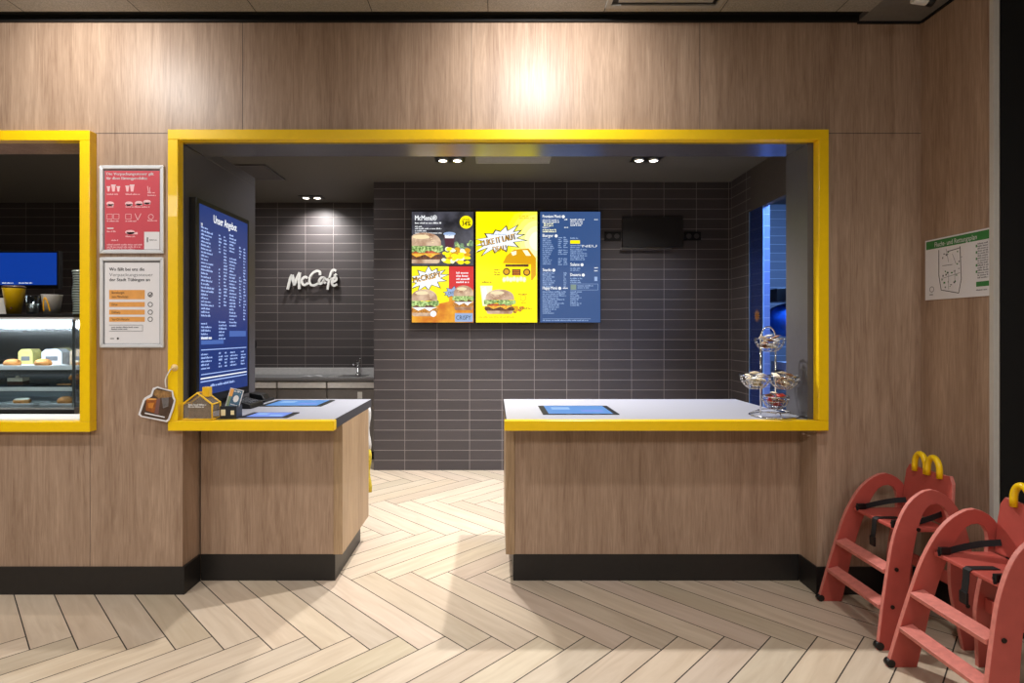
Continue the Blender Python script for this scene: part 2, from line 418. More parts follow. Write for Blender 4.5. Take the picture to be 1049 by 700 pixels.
b = MB(STEEL); b.box(2.4525, 2.461, -.470, -.4635, 0, HZ); struct(b, 'trim_3')
# lining of the opening
b = MB(GLOSSG); b.box(-1.78, 1.785, .0, .225, OZ-.012, OZ-.0005); struct(b, 'trim_4')
b = MB(GREY); b.box(1.787, 1.8395, 0, .235, 1.0, OZ-.0005); struct(b, 'trim_5')
b = MB(GREY); b.box(-1.86, -1.7855, .2205, .95, 0, 2.64); b.box(-1.7855, -1.779, 0, .95, 1.0, 2.572); b.box(-1.7855,-1.779,.2265,.95,2.572,2.64); struct(b, 'wall_partition', .003)
# kitchen shell
b = MB(TILE); b.box(-1.31, 2.545, 2.84, 2.99, 0, KZ); b.box(-1.31, -1.16, 2.99, 3.8, 0, KZ); struct(b, 'wall_back')
b = MB(TILE); b.box(-7.5, -1.16, 3.8, 3.95, 0, KZ); struct(b, 'wall_back.001')
b = MB([TILEY, GREY, TILE_REFL]); b.box(2.545, 2.60, 2.36, 2.99, 0, KZ); b.box(2.545, 2.60, 2.08, 2.3599, 0, 2.70, 2)
b.box(2.545, 2.60, .22, 1.2, 0, KZ, 1); struct(b, 'wall_kitchen_right')
b = MB(pmat('brown_grey_paint', (84, 78, 74), .6)); b.box(2.545, 2.60, 1.2, 2.36, 2.7005, KZ); struct(b, 'wall_kitchen_lintel')
b = MB(CEIL); b.box(-7.5, 5.0, .22, 4.0, KZ, KZ+.05); struct(b, 'ceiling')
b = MB(TILEB); b.box(4.2, 4.3, .22, 4.0, 0, KZ); b.box(2.6, 4.2, 3.9, 4.0, 0, KZ); struct(b, 'wall_far_right')
b = MB(CEIL); b.box(-7.6, -7.5, -7.0, 4.0, 0, HZ); struct(b, 'wall_left')
b = MB(pmat('hall_paint', (150, 140, 128), .7)); b.box(-7.5, 5.0, -7.1, -7.0, 0, HZ); b.box(5.0, 5.1, -7.0, 4.0, 0, HZ); struct(b, 'wall_hall')
# hall ceiling: mineral tiles, black slot along the wall, plain grey corner
b = MB([CEILH, DARKP, BLACKM, pmat('grey_bulkhead', (112, 110, 108), .7)])
b.box(-7.5, 2.07, -7.0, -.105, HZ, HZ+.05, 0); b.box(-7.5, 2.07, -.105, 0, HZ+.03, HZ+.05, 2)
b.box(2.07, 5.0, -7.0, -.012, HZ, HZ+.05, 3); b.box(2.07, XR, -.012, 0, HZ+.02, HZ+.05, 2)
for i in range(-11, 5):
    x = -.038+i*.641
    if x < 2.0: b.box(x-.002, x+.002, -7.0, -.105, HZ-.0006, HZ, 1)
for j in range(1, 11): b.box(-7.5, 2.07, -.105-j*.641, -.101-j*.641, HZ-.0006, HZ, 1)
struct(b, 'ceiling.001')
# a thin black shadow gap between wall and ceiling
b = MB(BLACKM); b.box(-7.5, 2.07, -.02, -.0007, HZ-.004, HZ+.03); b.box(2.07, XR-.01, -.012, -.0007, HZ-.012, HZ+.001); b.box(XR-.012, XR-.0005, -.46, -.0125, HZ-.012, HZ+.001); struct(b, 'trim_6')
# plinths
b = MB(PLINTH); b.box(-7.5, -1.772, -.008, -.0005, 0, .158); b.box(-1.784,-1.772, -.0005, .17, 0, .158); struct(b, 'baseboard_left')
b = MB(PLINTH); b.box(1.832, 2.425, -.008, -.0005, 0, .158); b.box(1.832, 1.8395, -.0005, .168, 0, .158); struct(b, 'baseboard_right')
b = MB(PLINTH); b.box(2.4255, 2.4345, -.4515, -.009, 0, .158); struct(b, 'baseboard_side')

# ------------------------------------------------------------------ yellow frames
FW = .057
def frame(name, label, x0, x1, z0, z1, top=True):
    t = thing(name, label, 'frame', ((x0+x1)/2, -.03, z0)); return t
ft = thing('serving_hatch_frame', 'long yellow frame around the wide open serving hatch above both counters', 'frame', (0, -.03, .94))
xl, xr, zt, zb = -1.837, 1.875, 2.637, .943
for nm, a in (('frame_top', (xl, xr, zt-FW, zt)), ('frame_side', (xl, xl+FW, zb, zt-FW)), ('frame_side', (xr-FW, xr, zb, zt-FW))):
    MB(YEL).box(a[0], a[1], -.057, -.0008, a[2], a[3]).build(nm, ft, .003)
fw = thing('display_window_frame', 'yellow frame around the cake display window beside the two posters', 'frame', (-3.5, -.03, .94))
x1 = -2.275
MB(YEL).box(-5.0, x1, -.057, -.0008, zt-.005-FW, zt-.005).build('frame_top', fw, .003)
MB(YEL).box(-5.0, x1, -.057, -.0008, .937, .937+FW).build('frame_bottom', fw, .003)
MB(YEL).box(x1-FW, x1, -.057, -.0008, .937+FW, zt-.005-FW).build('frame_side', fw, .003)
b = MB(WHITE); b.box(-5.0, x1-FW-.001, 0, .2, .991, 1.0); struct(b, 'trim_7')

# ------------------------------------------------------------------ counters
def counter(label, x0, x1, endx, back, side):
    """side: -1 free end on the left, +1 free end on the right"""
    t = thing('service_counter', label, 'counter', ((x0+x1)/2, .4, 0))
    inner = endx - side*.055
    a, c = sorted((x0 if side > 0 else x1, inner))
    b = MB(WOOD); b.box(a, c, .17, .80, .16, .943); b.build('body', t, .0015)
    a, c = sorted((inner, endx)); b = MB(WOODL); b.box(a+.0005, c, .165, .86, .16, .943); e = b.build('end_panel', t, .0015)
    e['label'] = 'paler oak end panel'
    pe = endx - side*.045
    a, c = sorted((x0 if side > 0 else x1, pe)); b = MB(PLINTH); b.box(a, c, .172, .80, 0, .1595); b.build('plinth', t)
    a, c = sorted((x0 if side > 0 else x1, endx))
    b = MB([WORK, WORKE]); b.box(a, c, -.0005, .95, .9435, .9985, 1); b.box(a+.001, c-.001, .0, .949, .9985, .9995, 0)
    b.build('worktop', t)
    a, c = sorted((xl+FW if side > 0 else xr-FW, endx+side*.012))
    if side > 0: a = xl
    else: c = xr
    b = MB(YEL); b.box(a, c, -.057, -.001, .943 - (0), .943+FW); b.build('front_edge', t, .004)
    return t
# side frame bars stand on the front edge
for ch in ft.children:
    if ch.name.startswith('frame_side'):
        for v in ch.data.vertices:
            if v.co.z < .03: v.co.z = .943+FW+.0005-.94
counter('shorter oak counter left of the walkway with two blue touch displays in its grey top', -1.7705, -.917, -.917, .95, 1)
counter('longer oak counter right of the walkway with one blue touch display in its pale top', .065, 1.786, .065, .95, -1)
# the small returns beside the counters, closing the gap between pier and counter
b = MB([WOOD, PLINTH]); b.box(1.7865, 1.8395, .172, .22, .16, .9425); b.box(1.7865, 1.8315, .172, .22, 0, .1595, 1); struct(b, 'trim_8')

E_BLUE = emat('display_blue', (90, 150, 220), 1.0); E_BLUE2 = emat('display_violet', (120, 150, 235), 1.0)
E_PALE = emat('display_pale', (150, 190, 240), 1.0)
def touch(label, x0, x1, y0, y1, em):
    t = thing('touch_display', label, 'display', ((x0+x1)/2, (y0+y1)/2, 1.0))
    MB(BLACK).box(x0, x1, y0, y1, .9998, 1.0045).build('bezel', t, .001)
    c = Canvas((x0+.035, y0+.012, 1.0046), (1,0,0), (0,1,0), 100, 100*(y1-y0-.024)/(x1-x0-.07), x1-x0-.07)
    c.rect(0, 0, 100, c.H, em); c.layer = 1
    c.rect(10, c.H*.2, 40, c.H*.5, E_PALE); c.rect(55, c.H*.55, 90, c.H*.8, E_BLUE2 if em is E_BLUE else E_PALE)
    c.build('screen', t)
touch('larger touch display sunk in the left counter top, near its back edge', -1.575, -1.16, .54, .86, E_BLUE)
touch('smaller touch display in the left counter top, just behind the yellow edge', -1.485, -1.203, .045, .245, E_BLUE2)
touch('touch display sunk flat in the pale right counter top', .29, .75, .17, .55, E_BLUE)

# ------------------------------------------------------------------ menu boards
EW = emat('lit_white', (235, 238, 240), 1.2); EY = emat('lit_yellow', (255, 236, 0), 1.25); EYP = emat('lit_pale_yellow', (255, 252, 205), 1.25)
ENAVY = emat('lit_slate_blue', (58, 88, 140), 1.0); EDK = emot('lit_dark_slate', (34, 34, 40), (84, 84, 96), 1.0, 7); ERED = emat('lit_red', (215, 40, 40), 1.1)
EOR = emot('lit_orange', (214, 116, 14), (244, 176, 40), 1.05, 8); ELT = emot('lit_lettuce', (70, 112, 40), (206, 232, 150), 1.1, 45); EBUN = emot('lit_bun', (160, 112, 82), (226, 196, 166), 1.05, 9)
EPAT = emot('lit_patty', (70, 40, 26), (130, 78, 44), 1.0, 50); ECHZ = emot('lit_cheese', (236, 140, 10), (255, 214, 80), 1.1, 30); ETOM = emot('lit_tomato', (150, 40, 24), (222, 110, 70), 1.0, 40)
ESES = emat('lit_sesame', (245, 225, 180), 1.1); EBK = emat('lit_black', (25, 22, 18), 1.0); EGLD = emat('lit_gold', (226, 164, 10), 1.1)
EPUR = emat('lit_plum', (84, 36, 54), 1.0); EGRN = emot('lit_green', (44, 80, 48), (140, 176, 130), 1.0, 50); EPB = emat('lit_pale_blue', (150, 175, 215), 1.1)
ECRISP = emot('lit_crisp', (150, 84, 24), (226, 160, 60), 1.1, 60)
BM = (EBUN, ELT, EPAT, ECHZ, ETOM, ESES); BM2 = (EBUN, ELT, ECRISP, EW, EPAT, ESES)
def board(label, x0, x1, draw):
    z0, z1 = 1.593, 2.788
    t = thing('menu_board', label, 'menu screen', ((x0+x1)/2, 2.79, z0), 'upright menu screens in a row on the tiled back wall')
    MB(BLACK).box(x0, x1, 2.762, 2.80, z0, z1).build('housing', t, .002)
    MB(STEEL).box(x0+.2, x1-.2, 2.80, 2.8395, z0+.35, z1-.35).build('wall_bracket', t)
    e = .006
    c = Canvas((x0+e, 2.7615, z0+e), (1,0,0), (0,0,1), 100, 100*(z1-z0-2*e)/(x1-x0-2*e), x1-x0-2*e)
    draw(c); c.build('screen', t)
def burst(c, cx, cy, rx, ry, n, m, edge, seed, tilt=-.2):
    r = random.Random(seed)
    for mm, sc in ((edge, 1.10), (m, .98)):
        r2 = random.Random(seed); P = []
        for i in range(2*n):
            a = 2*PI*i/(2*n); k = (1.0 + r2.uniform(-.12, .28)) if i % 2 == 0 else .66
            x, y = rx*k*math.cos(a)*sc, ry*k*math.sin(a)*sc
            P.append((cx+x+y*0, cy+y+x*tilt))
        c.star_poly(cx, cy, P, mm); c.layer += 1
def draw_left(c):
    H = c.H; hh = H*.485
    c.rect(0, 0, 100, hh, EDK); c.layer = 1
    c.text('McMenü®', 5, 14, 8.5, EW, bold=.5)
    c.greek(5, 19.5, 44, EW, 2.6)
    for y, w in ((25, 12), (28.5, 44), (32, 20), (35.5, 44)): c.greek(5, y, w, EW, 2.2)
    c.ell(88, 17, 10.5, 10.5, EY); c.layer = 2
    c.text('SPARE', 88, 15, 4.2, EBK, align='c', width=13); c.text('34%', 88, 23, 8, EBK, align='c', width=14, bold=.6)
    # cola cup
    c.poly([(52, 38), (70, 38), (67, 60), (55, 60)], EPUR); c.layer += 1
    c.ell(61, 36, 10, 3.2, EPB); c.poly([(53, 37), (69, 37), (68, 43), (54, 43)], EW); c.layer += 1
    rng = random.Random(5)
    for i in range(22):
        x, y = rng.uniform(72, 97), rng.uniform(48, 66); c.ell(x, y, rng.uniform(3, 5), rng.uniform(2, 4), rng.choice((EGRN, ELT, EPB, EGRN)), n=7); c.layer += .1
    for i in range(40):
        x = rng.gauss(70, 10); y = rng.uniform(60, 83); x = min(max(x, 49), 90)
        c.ell(x, y, rng.uniform(3, 6), rng.uniform(2, 4.5), rng.choice((EY, EYP, EY, EGLD)), n=8); c.layer += .06
    c.burger(20, 84, 62, 50, BM)
    c.layer = 1
    y0 = hh+1.5
    c.rect(0, y0, 60, H, EY); c.rect(60, y0, 100, y0+38, ERED); c.rect(60, y0+38, 100, H, EOR); c.layer = 2
    c.star_poly(28, H-10, [(0, H), (0, H-24), (40, H-30), (60, H-34), (80, H-30), (80, H)], EOR); c.layer = 3
    burst(c, 27, y0+20, 30, 17, 12, EW, EBK, 11)
    c.text('McCRISPY', 3, y0+27, 9, EGLD, rot=-12, width=46, bold=.8); c.layer += 1; c.text('McCRISPY', 2.4, y0+26, 9, EBK, rot=-12, width=46)
    for y in (12, 17, 22, 27): c.greek(72, y0+y, 22, EW, 3.2)
    c.layer += 1
    burst(c, 66, y0+42, 15, 8, 9, EPB, EBK, 4); c.text('CRISPY', 66, y0+45, 4.5, EBK, rot=-8, align='c')
    c.layer += 1
    c.burger(20, H-10, 48, 44, BM2); c.burger(84, H-20, 36, 40, BM2)
    c.layer += 1; c.ell(35, H-14, 5, 5, EW); c.layer += 1
    c.rect(70, H-15, 99, H-1, EPB); c.layer += 1; c.text('CRISPY', 84, H-4.5, 7, EBK, align='c', width=24)
def draw_mid(c):
    H = c.H; c.rect(0, 0, 100, H, EY); c.layer = 1
    YS = [emat('lit_yellow_%d' % k, (255, 236+4*k, 36*k), 1.25) for k in range(1, 7)]
    for k, m_ in enumerate(YS):
        f_ = 1-k*.15
        c.poly([(100, 48-62*f_)]+[(100-52*f_*math.sin(PI*i/12), 48-62*f_*math.cos(PI*i/12)) for i in range(1, 12)]+[(100, 48+62*f_)], m_); c.layer += .5
    c.layer = 4
    c.greek(70, 8, 16, EGLD, 2); c.greek(70, 11, 26, EGLD, 2)
    burst(c, 40, 46, 40, 20, 14, EW, EBK, 21, -.22)
    c.greek(25, 38, 26, EPB, 2)
    c.layer += 1
    c.text('I LIKE IT LAUT', 9, 57, 10, EBK, rot=-12, width=58, bold=1.0); c.text('DEAL!', 28, 66, 9, EBK, rot=-8, width=22, bold=.8); c.layer += 1
    c.text('I LIKE IT LAUT', 9.6, 56.4, 9.4, EGLD, rot=-12, width=56); c.text('DEAL!', 28.8, 65.4, 8.4, EGLD, rot=-8, width=20.5)
    # yellow meal carton printed like a tape player
    c.layer += 1
    c.poly([(44, 84), (50, 72), (62, 62), (86, 60), (98, 76), (98, 104), (92, 112), (44, 108)], EGLD); c.layer += 1
    c.poly([(44, 84), (90, 86), (90, 112), (44, 108)], EY); c.poly([(57, 66), (66, 64), (66, 70), (60, 72)], EYP); c.poly([(76, 63), (84, 63), (90, 72), (82, 72)], EYP); c.layer += 1
    c.rect(48, 86, 86, 90, EPAT); c.ell(50, 98, 6, 6, EPAT); c.ell(83, 99, 6, 6, EPAT); c.rect(59, 94, 73, 104, EPAT); c.layer += 1
    c.ell(50, 98, 4, 4, EGLD); c.ell(83, 99, 4, 4, EGLD)
    for k in range(3): c.rect(60.5, 95.5+k*3, 71.5, 97+k*3, EOR)
    for k in range(7): c.ell(46+k*5.5, 111-(k % 2), 3.2, 4.2, EYP, n=10); c.ring(46+k*5.5, 111-(k % 2), 3.2, .5, EBK, n=10)
    for y in (96, 100, 104): c.greek(30, y, 10, EPAT, 2.2)
    c.greek(10, 116, 16, EPAT, 2.4)
    # glass of lemonade
    c.poly([(7, 121), (27, 121), (24, 154), (11, 154)], EYP); c.layer += 1; c.poly([(10, 126), (16, 122), (20, 140), (18, 152), (13, 150)], EW); c.layer += 1
    c.greek(32, 136, 12, EPAT, 2.2)
    c.star_poly(60, 168, [(0, 160), (30, 158), (60, 160), (100, 157), (100, 176), (0, 176)], EGLD) if False else None
    c.burger(39, 167, 52, 40, BM); c.layer += 1
    rng = random.Random(8)
    for i in range(12): c.ell(rng.uniform(60, 76), rng.uniform(156, 164), 3, 2.2, rng.choice((ECRISP, EGLD, EOR)), n=8); c.layer += .1
    c.greek(69, 136, 16, EPAT, 2.2); c.ring(77, 141, 5, .7, EOR); c.greek(74, 150, 8, EGLD, 2.2); c.greek(76, 159, 16, EPAT, 2.2); c.greek(4, 173, 60, EGLD, 1.8)
def draw_right(c):
    H = c.H; c.rect(0, 0, 100, H, ENAVY); c.layer = 1
    def head(x, y, t, w): c.text(t, x, y, 5.2, EW, width=w, bold=.3); c.ell(x+w+4.5, y-1.8, 2.6, 2.6, EW)
    def lines(x, y, n, w, dy=3.2, m=EPB, rng=random.Random(2)):
        for i in range(n): c.greek(x, y+i*dy, w*rng.uniform(.55, 1), m, 2.3)
    head(4, 10, 'Premium Menü', 30); lines(4, 15, 2, 28, m=EW); lines(6, 21, 2, 28, m=EYP); c.greek(40, 14, 7, EW, 2.4); lines(50, 14, 4, 26, m=EW); c.greek(90, 14, 6, EW, 2.6)
    lines(4, 27, 1, 14, m=EW); c.greek(40, 27, 7, EW, 2.4); lines(4, 31, 2, 28, m=EYP)
    head(4, 42, 'Burger', 18); lines(4, 46, 14, 20); lines(30, 44, 6, 8, m=EPB); lines(39, 44, 6, 8, m=EPB); lines(30, 65, 3, 8); lines(39, 65, 3, 8); lines(30, 79, 4, 8); lines(39, 79, 4, 8)
    c.greek(50, 45, 14, EPB, 2.4); c.rect(50, 47.5, 66, 53, EY); lines(50, 57, 2, 20); c.text('NEU', 70, 59, 4, EW, width=24); lines(50, 64, 3, 30); lines(50, 74, 3, 30)
    head(50, 90, 'Salate', 15); lines(50, 95, 2, 18); c.greek(90, 94, 6, EW, 2.4); c.greek(90, 99, 6, EW, 2.4)
    head(50, 107, 'Desserts', 17); lines(50, 112, 3, 26); c.rect(90, 108, 95, 115, EPB)
    for a in ((50, 120, 96, 120), (50, 130, 96, 130), (96, 120, 96, 130)): c.line(*a, .5, EPB)
    c.rect(50.5, 121, 60, 129.5, emat('lit_sage', (130, 150, 140), 1.0)); lines(62, 124, 2, 30)
    head(4, 99, 'Snacks', 14); lines(4, 103, 8, 22); lines(39, 103, 8, 6); head(4, 129, 'Happy Menü', 24); c.greek(38, 128, 9, EW, 2.6); lines(4, 134, 9, 42)
    lines(50, 134, 8, 20); lines(4, 163, 3, 26); c.line(4, H-6, 84, H-6, .6, EPB); c.greek(4, H-2.5, 76, EPB, 2.0)
board('menu screen with burger pictures on dark slate above a yellow and orange half', -.893, -.2225, draw_left)
board('all yellow menu screen with a white comic burst and a yellow carton', -.209, .457, draw_mid)
board('slate blue menu screen filled with small white price lists', .477, 1.132, draw_right)

# tall price screen on the partition
t = thing('price_screen', 'tall blue price list screen with black frame on the grey partition above the left counter', 'menu screen', (-1.76, .405, 1.07))
y0, y1, z0, z1 = .055, .75, 1.07, 2.285
b = MB(BLACK); b.box(-1.7785, -1.735, y0, y1, z0, z1); b.build('housing', t, .003)
EDB = emat('lit_deep_blue', (16, 48, 118), 1.0); EDL = emat('lit_ice_blue', (170, 196, 250), 1.1)
e = .03; W = y1-y0-2*e
c = Canvas((-1.7348, y0+e, z0+e+.02), (0,1,0), (0,0,1), 100, 100*(z1-z0-2*e-.02)/W, W)
c.rect(0, 0, 100, c.H, EDB); c.layer = 1
c.text('Unser Angebot', 50, 13, 8, EW, align='c', width=48, bold=.3)
def col(x, y, n, w, h=1.9, dy=3.3, seed=1):
    r = random.Random(seed)
    for i in range(n): c.greek(x, y+i*dy, w*r.uniform(.5, 1), EDL, h)
col(3, 22, 26, 24); c.text('M', 3, 21, 4, EW); col(36, 24, 6, 6); col(46, 24, 8, 8); col(36, 58, 12, 5, seed=4); col(46, 50, 14, 8, seed=5)
col(58, 20, 6, 16); col(58, 44, 22, 18, seed=6); col(80, 30, 4, 6); col(90, 30, 12, 7, seed=3); col(80, 62, 10, 6); col(90, 70, 12, 7, seed=9)
col(3, 112, 5, 20); col(36, 110, 6, 20, seed=12); c.rect(58, 118, 96, 124, emat('lit_mid_blue', (70, 105, 180), 1.0)); c.rect(3, 127, 46, 131, MATS['lit_mid_blue']); c.greek(3, 126, 20, EW, 3)
c.line(3, 136, 97, 136, .8, EDL); c.line(3, 159, 97, 159, .8, EDL); col(3, 141, 5, 22); col(36, 141, 5, 8); col(48, 141, 5, 8); col(60, 141, 5, 18); col(84, 141, 5, 12)
c.line(2, c.H-16, 98, c.H-16, 1.2, EW); c.line(2, c.H-13, 98, c.H-13, 1.0, EDL); c.greek(20, c.H-7, 50, EDL, 2.4)
c.build('screen', t)

# ------------------------------------------------------------------ cafe sign (script letters)
t = thing('cafe_wall_sign', 'white raised script lettering sign on the dark tiled cafe wall', 'sign', (-2.15, 3.77, 2.1))
def sx(x): return (260+x/7.5-PX)*6.94/F_PX
def sz(y): return CH-(260+y/7.5-PY)*6.94/F_PX
strokes = {'M': [[(262,276),(272,232),(285,185),(296,163)], [(296,163),(304,205),(314,243)], [(314,243),(333,190),(355,145)], [(355,145),(350,200),(351,272)]],
 'c': [[(413,190),(400,178),(382,186),(371,210),(377,236),(397,240),(418,226)]],
 'C': [[(511,165),(508,140),(485,133),(455,150),(433,185),(430,222),(446,244),(474,240),(506,222)]],
 'a': [[(546,188),(526,182),(507,200),(502,224),(514,232),(532,218),(545,192)], [(548,184),(541,212),(553,230)]],
 'f': [[(633,133),(616,124),(599,138),(587,175),(576,230),(567,276)], [(556,203),(582,195),(606,192)]],
 'e': [[(606,216),(626,210),(637,195),(630,182),(614,188),(602,212),(604,236),(620,246),(640,236)], [(620,172),(636,156)]]}
for k, S in strokes.items():
    b = MB(WHITE)
    for st in S:
        P = catmull([(sx(x), 3.745, sz(y)) for x, y in st], 5); n = len(P)
        rs = []
        for i, p in enumerate(P):
            d = (P[min(i+1, n-1)]-P[max(i-1, 0)]).normalized(); nn = Vector((-d.z, 0, d.x))*(.0135 if k != 'M' else .016)
            rs.append([p+nn, p-nn, p-nn+Vector((0,.022,0)), p+nn+Vector((0,.022,0))])
        b.rings(rs, 0, smooth=False)
        b.cyl(P[n//2]+Vector((0,.02,0)), P[n//2]+Vector((0,.055,0)), .004, 8)
    b.build('letter', t)

# ------------------------------------------------------------------ ceiling lamps and vents
ELAMP = emat('lamp_glow', (255, 244, 225), 14)
def twin(x, y, z, label):
    t = thing('twin_downlight', label, 'ceiling light', (x, y, z), None)
    MB(BLACK).box(x-.14, x+.14, y-.075, y+.075, z-.008, z-.0005).build('housing', t, .002)
    for s_ in (-1, 1):
        l = MB(CHROME); l.lathe(x+s_*.068, y, [(.05, z-.0082), (.052, z-.02), (.044, z-.022), (.040, z-.014)], 20, cap0=False, cap1=False); r = l.build('lamp_ring', t)
        g = MB(ELAMP); g.lathe(x+s_*.068, y, [(.039, z-.0145), (.030, z-.018), (.004, z-.0195)], 20); g.build('bulb', r)
    return t
twin(-.42, 2.04, KZ, 'twin ceiling downlight beside the long grille, in front of the menu screens')
twin(1.42, 2.04, KZ, 'twin ceiling downlight above the right half of the tiled back wall')
twin(-2.2, 3.50, KZ, 'twin ceiling downlight shining on the tiles above the cafe sign')
twin(-4.85, 1.75, KZ, 'twin ceiling downlight seen inside the cake display window')
def vent(name, label, x0, x1, y0, y1, z, along='x', mat=GREY, n=6):
    t = thing(name, label, 'air vent', ((x0+x1)/2, (y0+y1)/2, z-.02))
    w = .02; b = MB(mat)
    for a in ((x0,x1,y0,y0+w), (x0,x1,y1-w,y1), (x0,x0+w,y0+w,y1-w), (x1-w,x1,y0+w,y1-w)): b.box(a[0],a[1],a[2],a[3],z-.014,z-.0008)
    b.build('vent_frame', t, .002)
    MB(BLACKM).box(x0+w, x1-w, y0+w, y1-w, z-.003, z-.0009).build('vent_backing', t)
    for i in range(n):
        y = y0+w+(y1-y0-2*w)*(i+.5)/n
        M = Matrix.Translation(((x0+x1)/2, y, z-.0085))@Matrix.Rotation(math.radians(-30), 4, 'X')
        MB(mat).obox(M, x1-x0-2*w-.001, (y1-y0-2*w)/n*.62, .0015).build('slat', t)
LG = pmat('pale_grey_metal', (150, 150, 148), .5)
vent('ceiling_grille', 'long pale slotted grille in the kitchen ceiling right of the twin downlight', -.18, .52, 1.92, 2.14, KZ, mat=LG, n=5)
vent('ceiling_vent', 'square dark vent in the kitchen ceiling above the grey partition', -2.75, -2.22, 2.20, 2.72, KZ, mat=GREY, n=6)
# square ceiling diffuser in the hall
t = thing('ceiling_diffuser', 'square stepped air diffuser in the hall ceiling above the wood panelling', 'air vent', (.91, -.46, HZ-.02))
for i, r in enumerate((.31, .25, .19, .13, .07)):
    w = .028; b = MB(LG); z = HZ-.001-.003*i
    for a in ((-r,r,-r,-r+w), (-r,r,r-w,r), (-r,-r+w,-r+w,r-w), (r-w,r,-r+w,r-w)): b.box(.91+a[0],.91+a[1],-.46+a[2],-.46+a[3],z-.008,z)
    b.build('diffuser_ring', t, .001)
MB(BLACKM).box(.63, 1.19, -.74, -.18, HZ-.0008, HZ-.0002).build('vent_backing', t)
# track spot in the corner
t = thing('ceiling_spotlight', 'small white and black spotlight under the grey ceiling near the right corner', 'ceiling light', (2.21, -.30, HZ-.1))
b = MB(WHITE); b.cyl((2.20, -.30, HZ-.0008), (2.20, -.30, HZ-.02), .022); b.build('mount', t)
b = MB(WHITE); b.cyl((2.165, -.30, HZ-.045), (2.235, -.30, HZ-.055), .024, 20); b.build('lamp_body', t, .002)
b = MB(BLACK); b.cyl((2.235, -.30, HZ-.055), (2.265, -.30, HZ-.06), .024, 20, 0, .029); b.build('lamp_head', t, .002)

# ------------------------------------------------------------------ dark panel and sockets on the back wall
sc_ = 96.0
def bx(x): return (x-PX)*5.98/F_PX
def bz(y): return CH-(y-PY)*5.98/F_PX
t = thing('blank_panel', 'blank dark panel with a metal lip on tiles right of the menu screens', 'panel', (bx(668), 2.82, bz(257)))
MB(pmat('dark_satin_board', (38, 36, 36), .45)).box(bx(638), bx(700), 2.812, 2.8395, bz(253), bz(222)).build('board', t, .002)
MB(STEEL).box(bx(636), bx(688), 2.795, 2.812, bz(255.3), bz(253.8)).build('lip', t)
for lab, x0, x1 in (('black double wall socket left of the blank dark panel', 620, 637), ('black double wall socket right of the blank dark panel', 702, 719)):
    t = thing('wall_socket', lab, 'socket', (bx((x0+x1)/2), 2.83, bz(245)))
    MB(BLACK).box(bx(x0), bx(x1), 2.826, 2.8395, bz(246), bz(237)).build('faceplate', t, .002)
    for k in (0, 1):
        cx = bx(x0+(x1-x0)*(.27+.46*k)); b = MB(pmat('dark_grey_plastic', (70, 66, 66), .4)); b.cyl((cx, 2.8258, bz(241.5)), (cx, 2.823, bz(241.5)), .028, 20); b.build('outlet', t)

# ------------------------------------------------------------------ steel back counter with sink
t = thing('steel_sink_counter', 'stainless steel back counter with a sink below the cafe sign', 'counter', (-2.5, 3.5, 0))
xa, xb, ya, yb = -3.6, -1.325, 3.27, 3.795
SAT = pmat('satin_steel', (222, 221, 220), .35, metal=.2)
MB(pmat('steel_top', (140, 140, 142), .3, metal=.5)).box(xa, xb, ya, yb, .93, .965).build('worktop', t, .003)
MB(SAT).box(xa, xb, yb-.02, yb, .9655, 1.05).build('upstand', t, .002)
dark = pmat('dark_steel', (122, 118, 116), .45, metal=.4)
MB(dark).box(xa, xb, ya+.05, yb, .1, .9295).build('cabinet', t)
for k in range(3):
    a = -1.375-.58*(k+1)+.01; c_ = a+.56
    d = MB(dark); d.box(a, c_, ya+.028, ya+.049, .12, .83); dd = d.build('door', t, .003)
    h = MB(SAT); h.box(a, c_, ya+.015, ya+.049, .845, .915); h.build('drawer_front', t, .004)
MB(BLACK).box(xa, xb, ya+.09, yb, 0, .0995).build('plinth', t)
b = MB(CHROME); b.box(-1.98, -1.42, 3.36, 3.70, .9655, .970); b.build('sink_rim', t, .002)
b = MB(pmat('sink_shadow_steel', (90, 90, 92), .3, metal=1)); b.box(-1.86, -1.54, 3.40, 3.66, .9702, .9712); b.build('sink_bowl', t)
f_ = thing('mixer_tap', 'chrome single lever tap standing behind the steel sink', 'tap', (-1.72, 3.72, .965))
b = MB(CHROME); b.lathe(-1.70, 3.735, [(.035, .9658), (.035, .975), (.02, .98), (.02, 1.09), (.012, 1.10)], 16); b.build('tap_body', f_)
b = MB(CHROME); b.tube(catmull([(-1.70, 3.735, 1.06), (-1.70, 3.69, 1.12), (-1.71, 3.62, 1.13), (-1.715, 3.56, 1.10)], 5), .011, 10); b.build('spout', f_)
b = MB(CHROME); b.tube([(-1.70, 3.735, 1.09), (-1.685, 3.73, 1.13), (-1.665, 3.72, 1.17)], .008, 8); b.build('lever', f_)
b = MB(WHITE); b.box(-1.60, -1.545, ya+.0265, ya+.0275, .72, .80); o = b.build('label_sticker'); tag(o, 'small white sticker on the steel cabinet door below the sink', 'sticker', loc=(-1.57, ya+.027, .72))
b = MB(PAPER)
P = catmull([(-2.30, 3.42, .9662), (-2.24, 3.44, .975), (-2.18, 3.43, .967), (-2.12, 3.45, .978), (-2.06, 3.44, .967)], 4)
b.ribbon(P, (0,1,0), .09, (0,0,.004)); o = b.build('crumpled_cloth'); tag(o, 'pale crumpled cloth lying on the steel counter left of the sink', 'cloth', loc=(-2.18, 3.43, .966))
b = MB(BLACK); b.box(-3.06, -2.99, 3.78, 3.7995, 1.30, 1.39); o = b.build('wall_switch', None, .004); tag(o, 'small black switch on the tiled wall beside the grey partition', 'switch', loc=(-3.02, 3.79, 1.30))

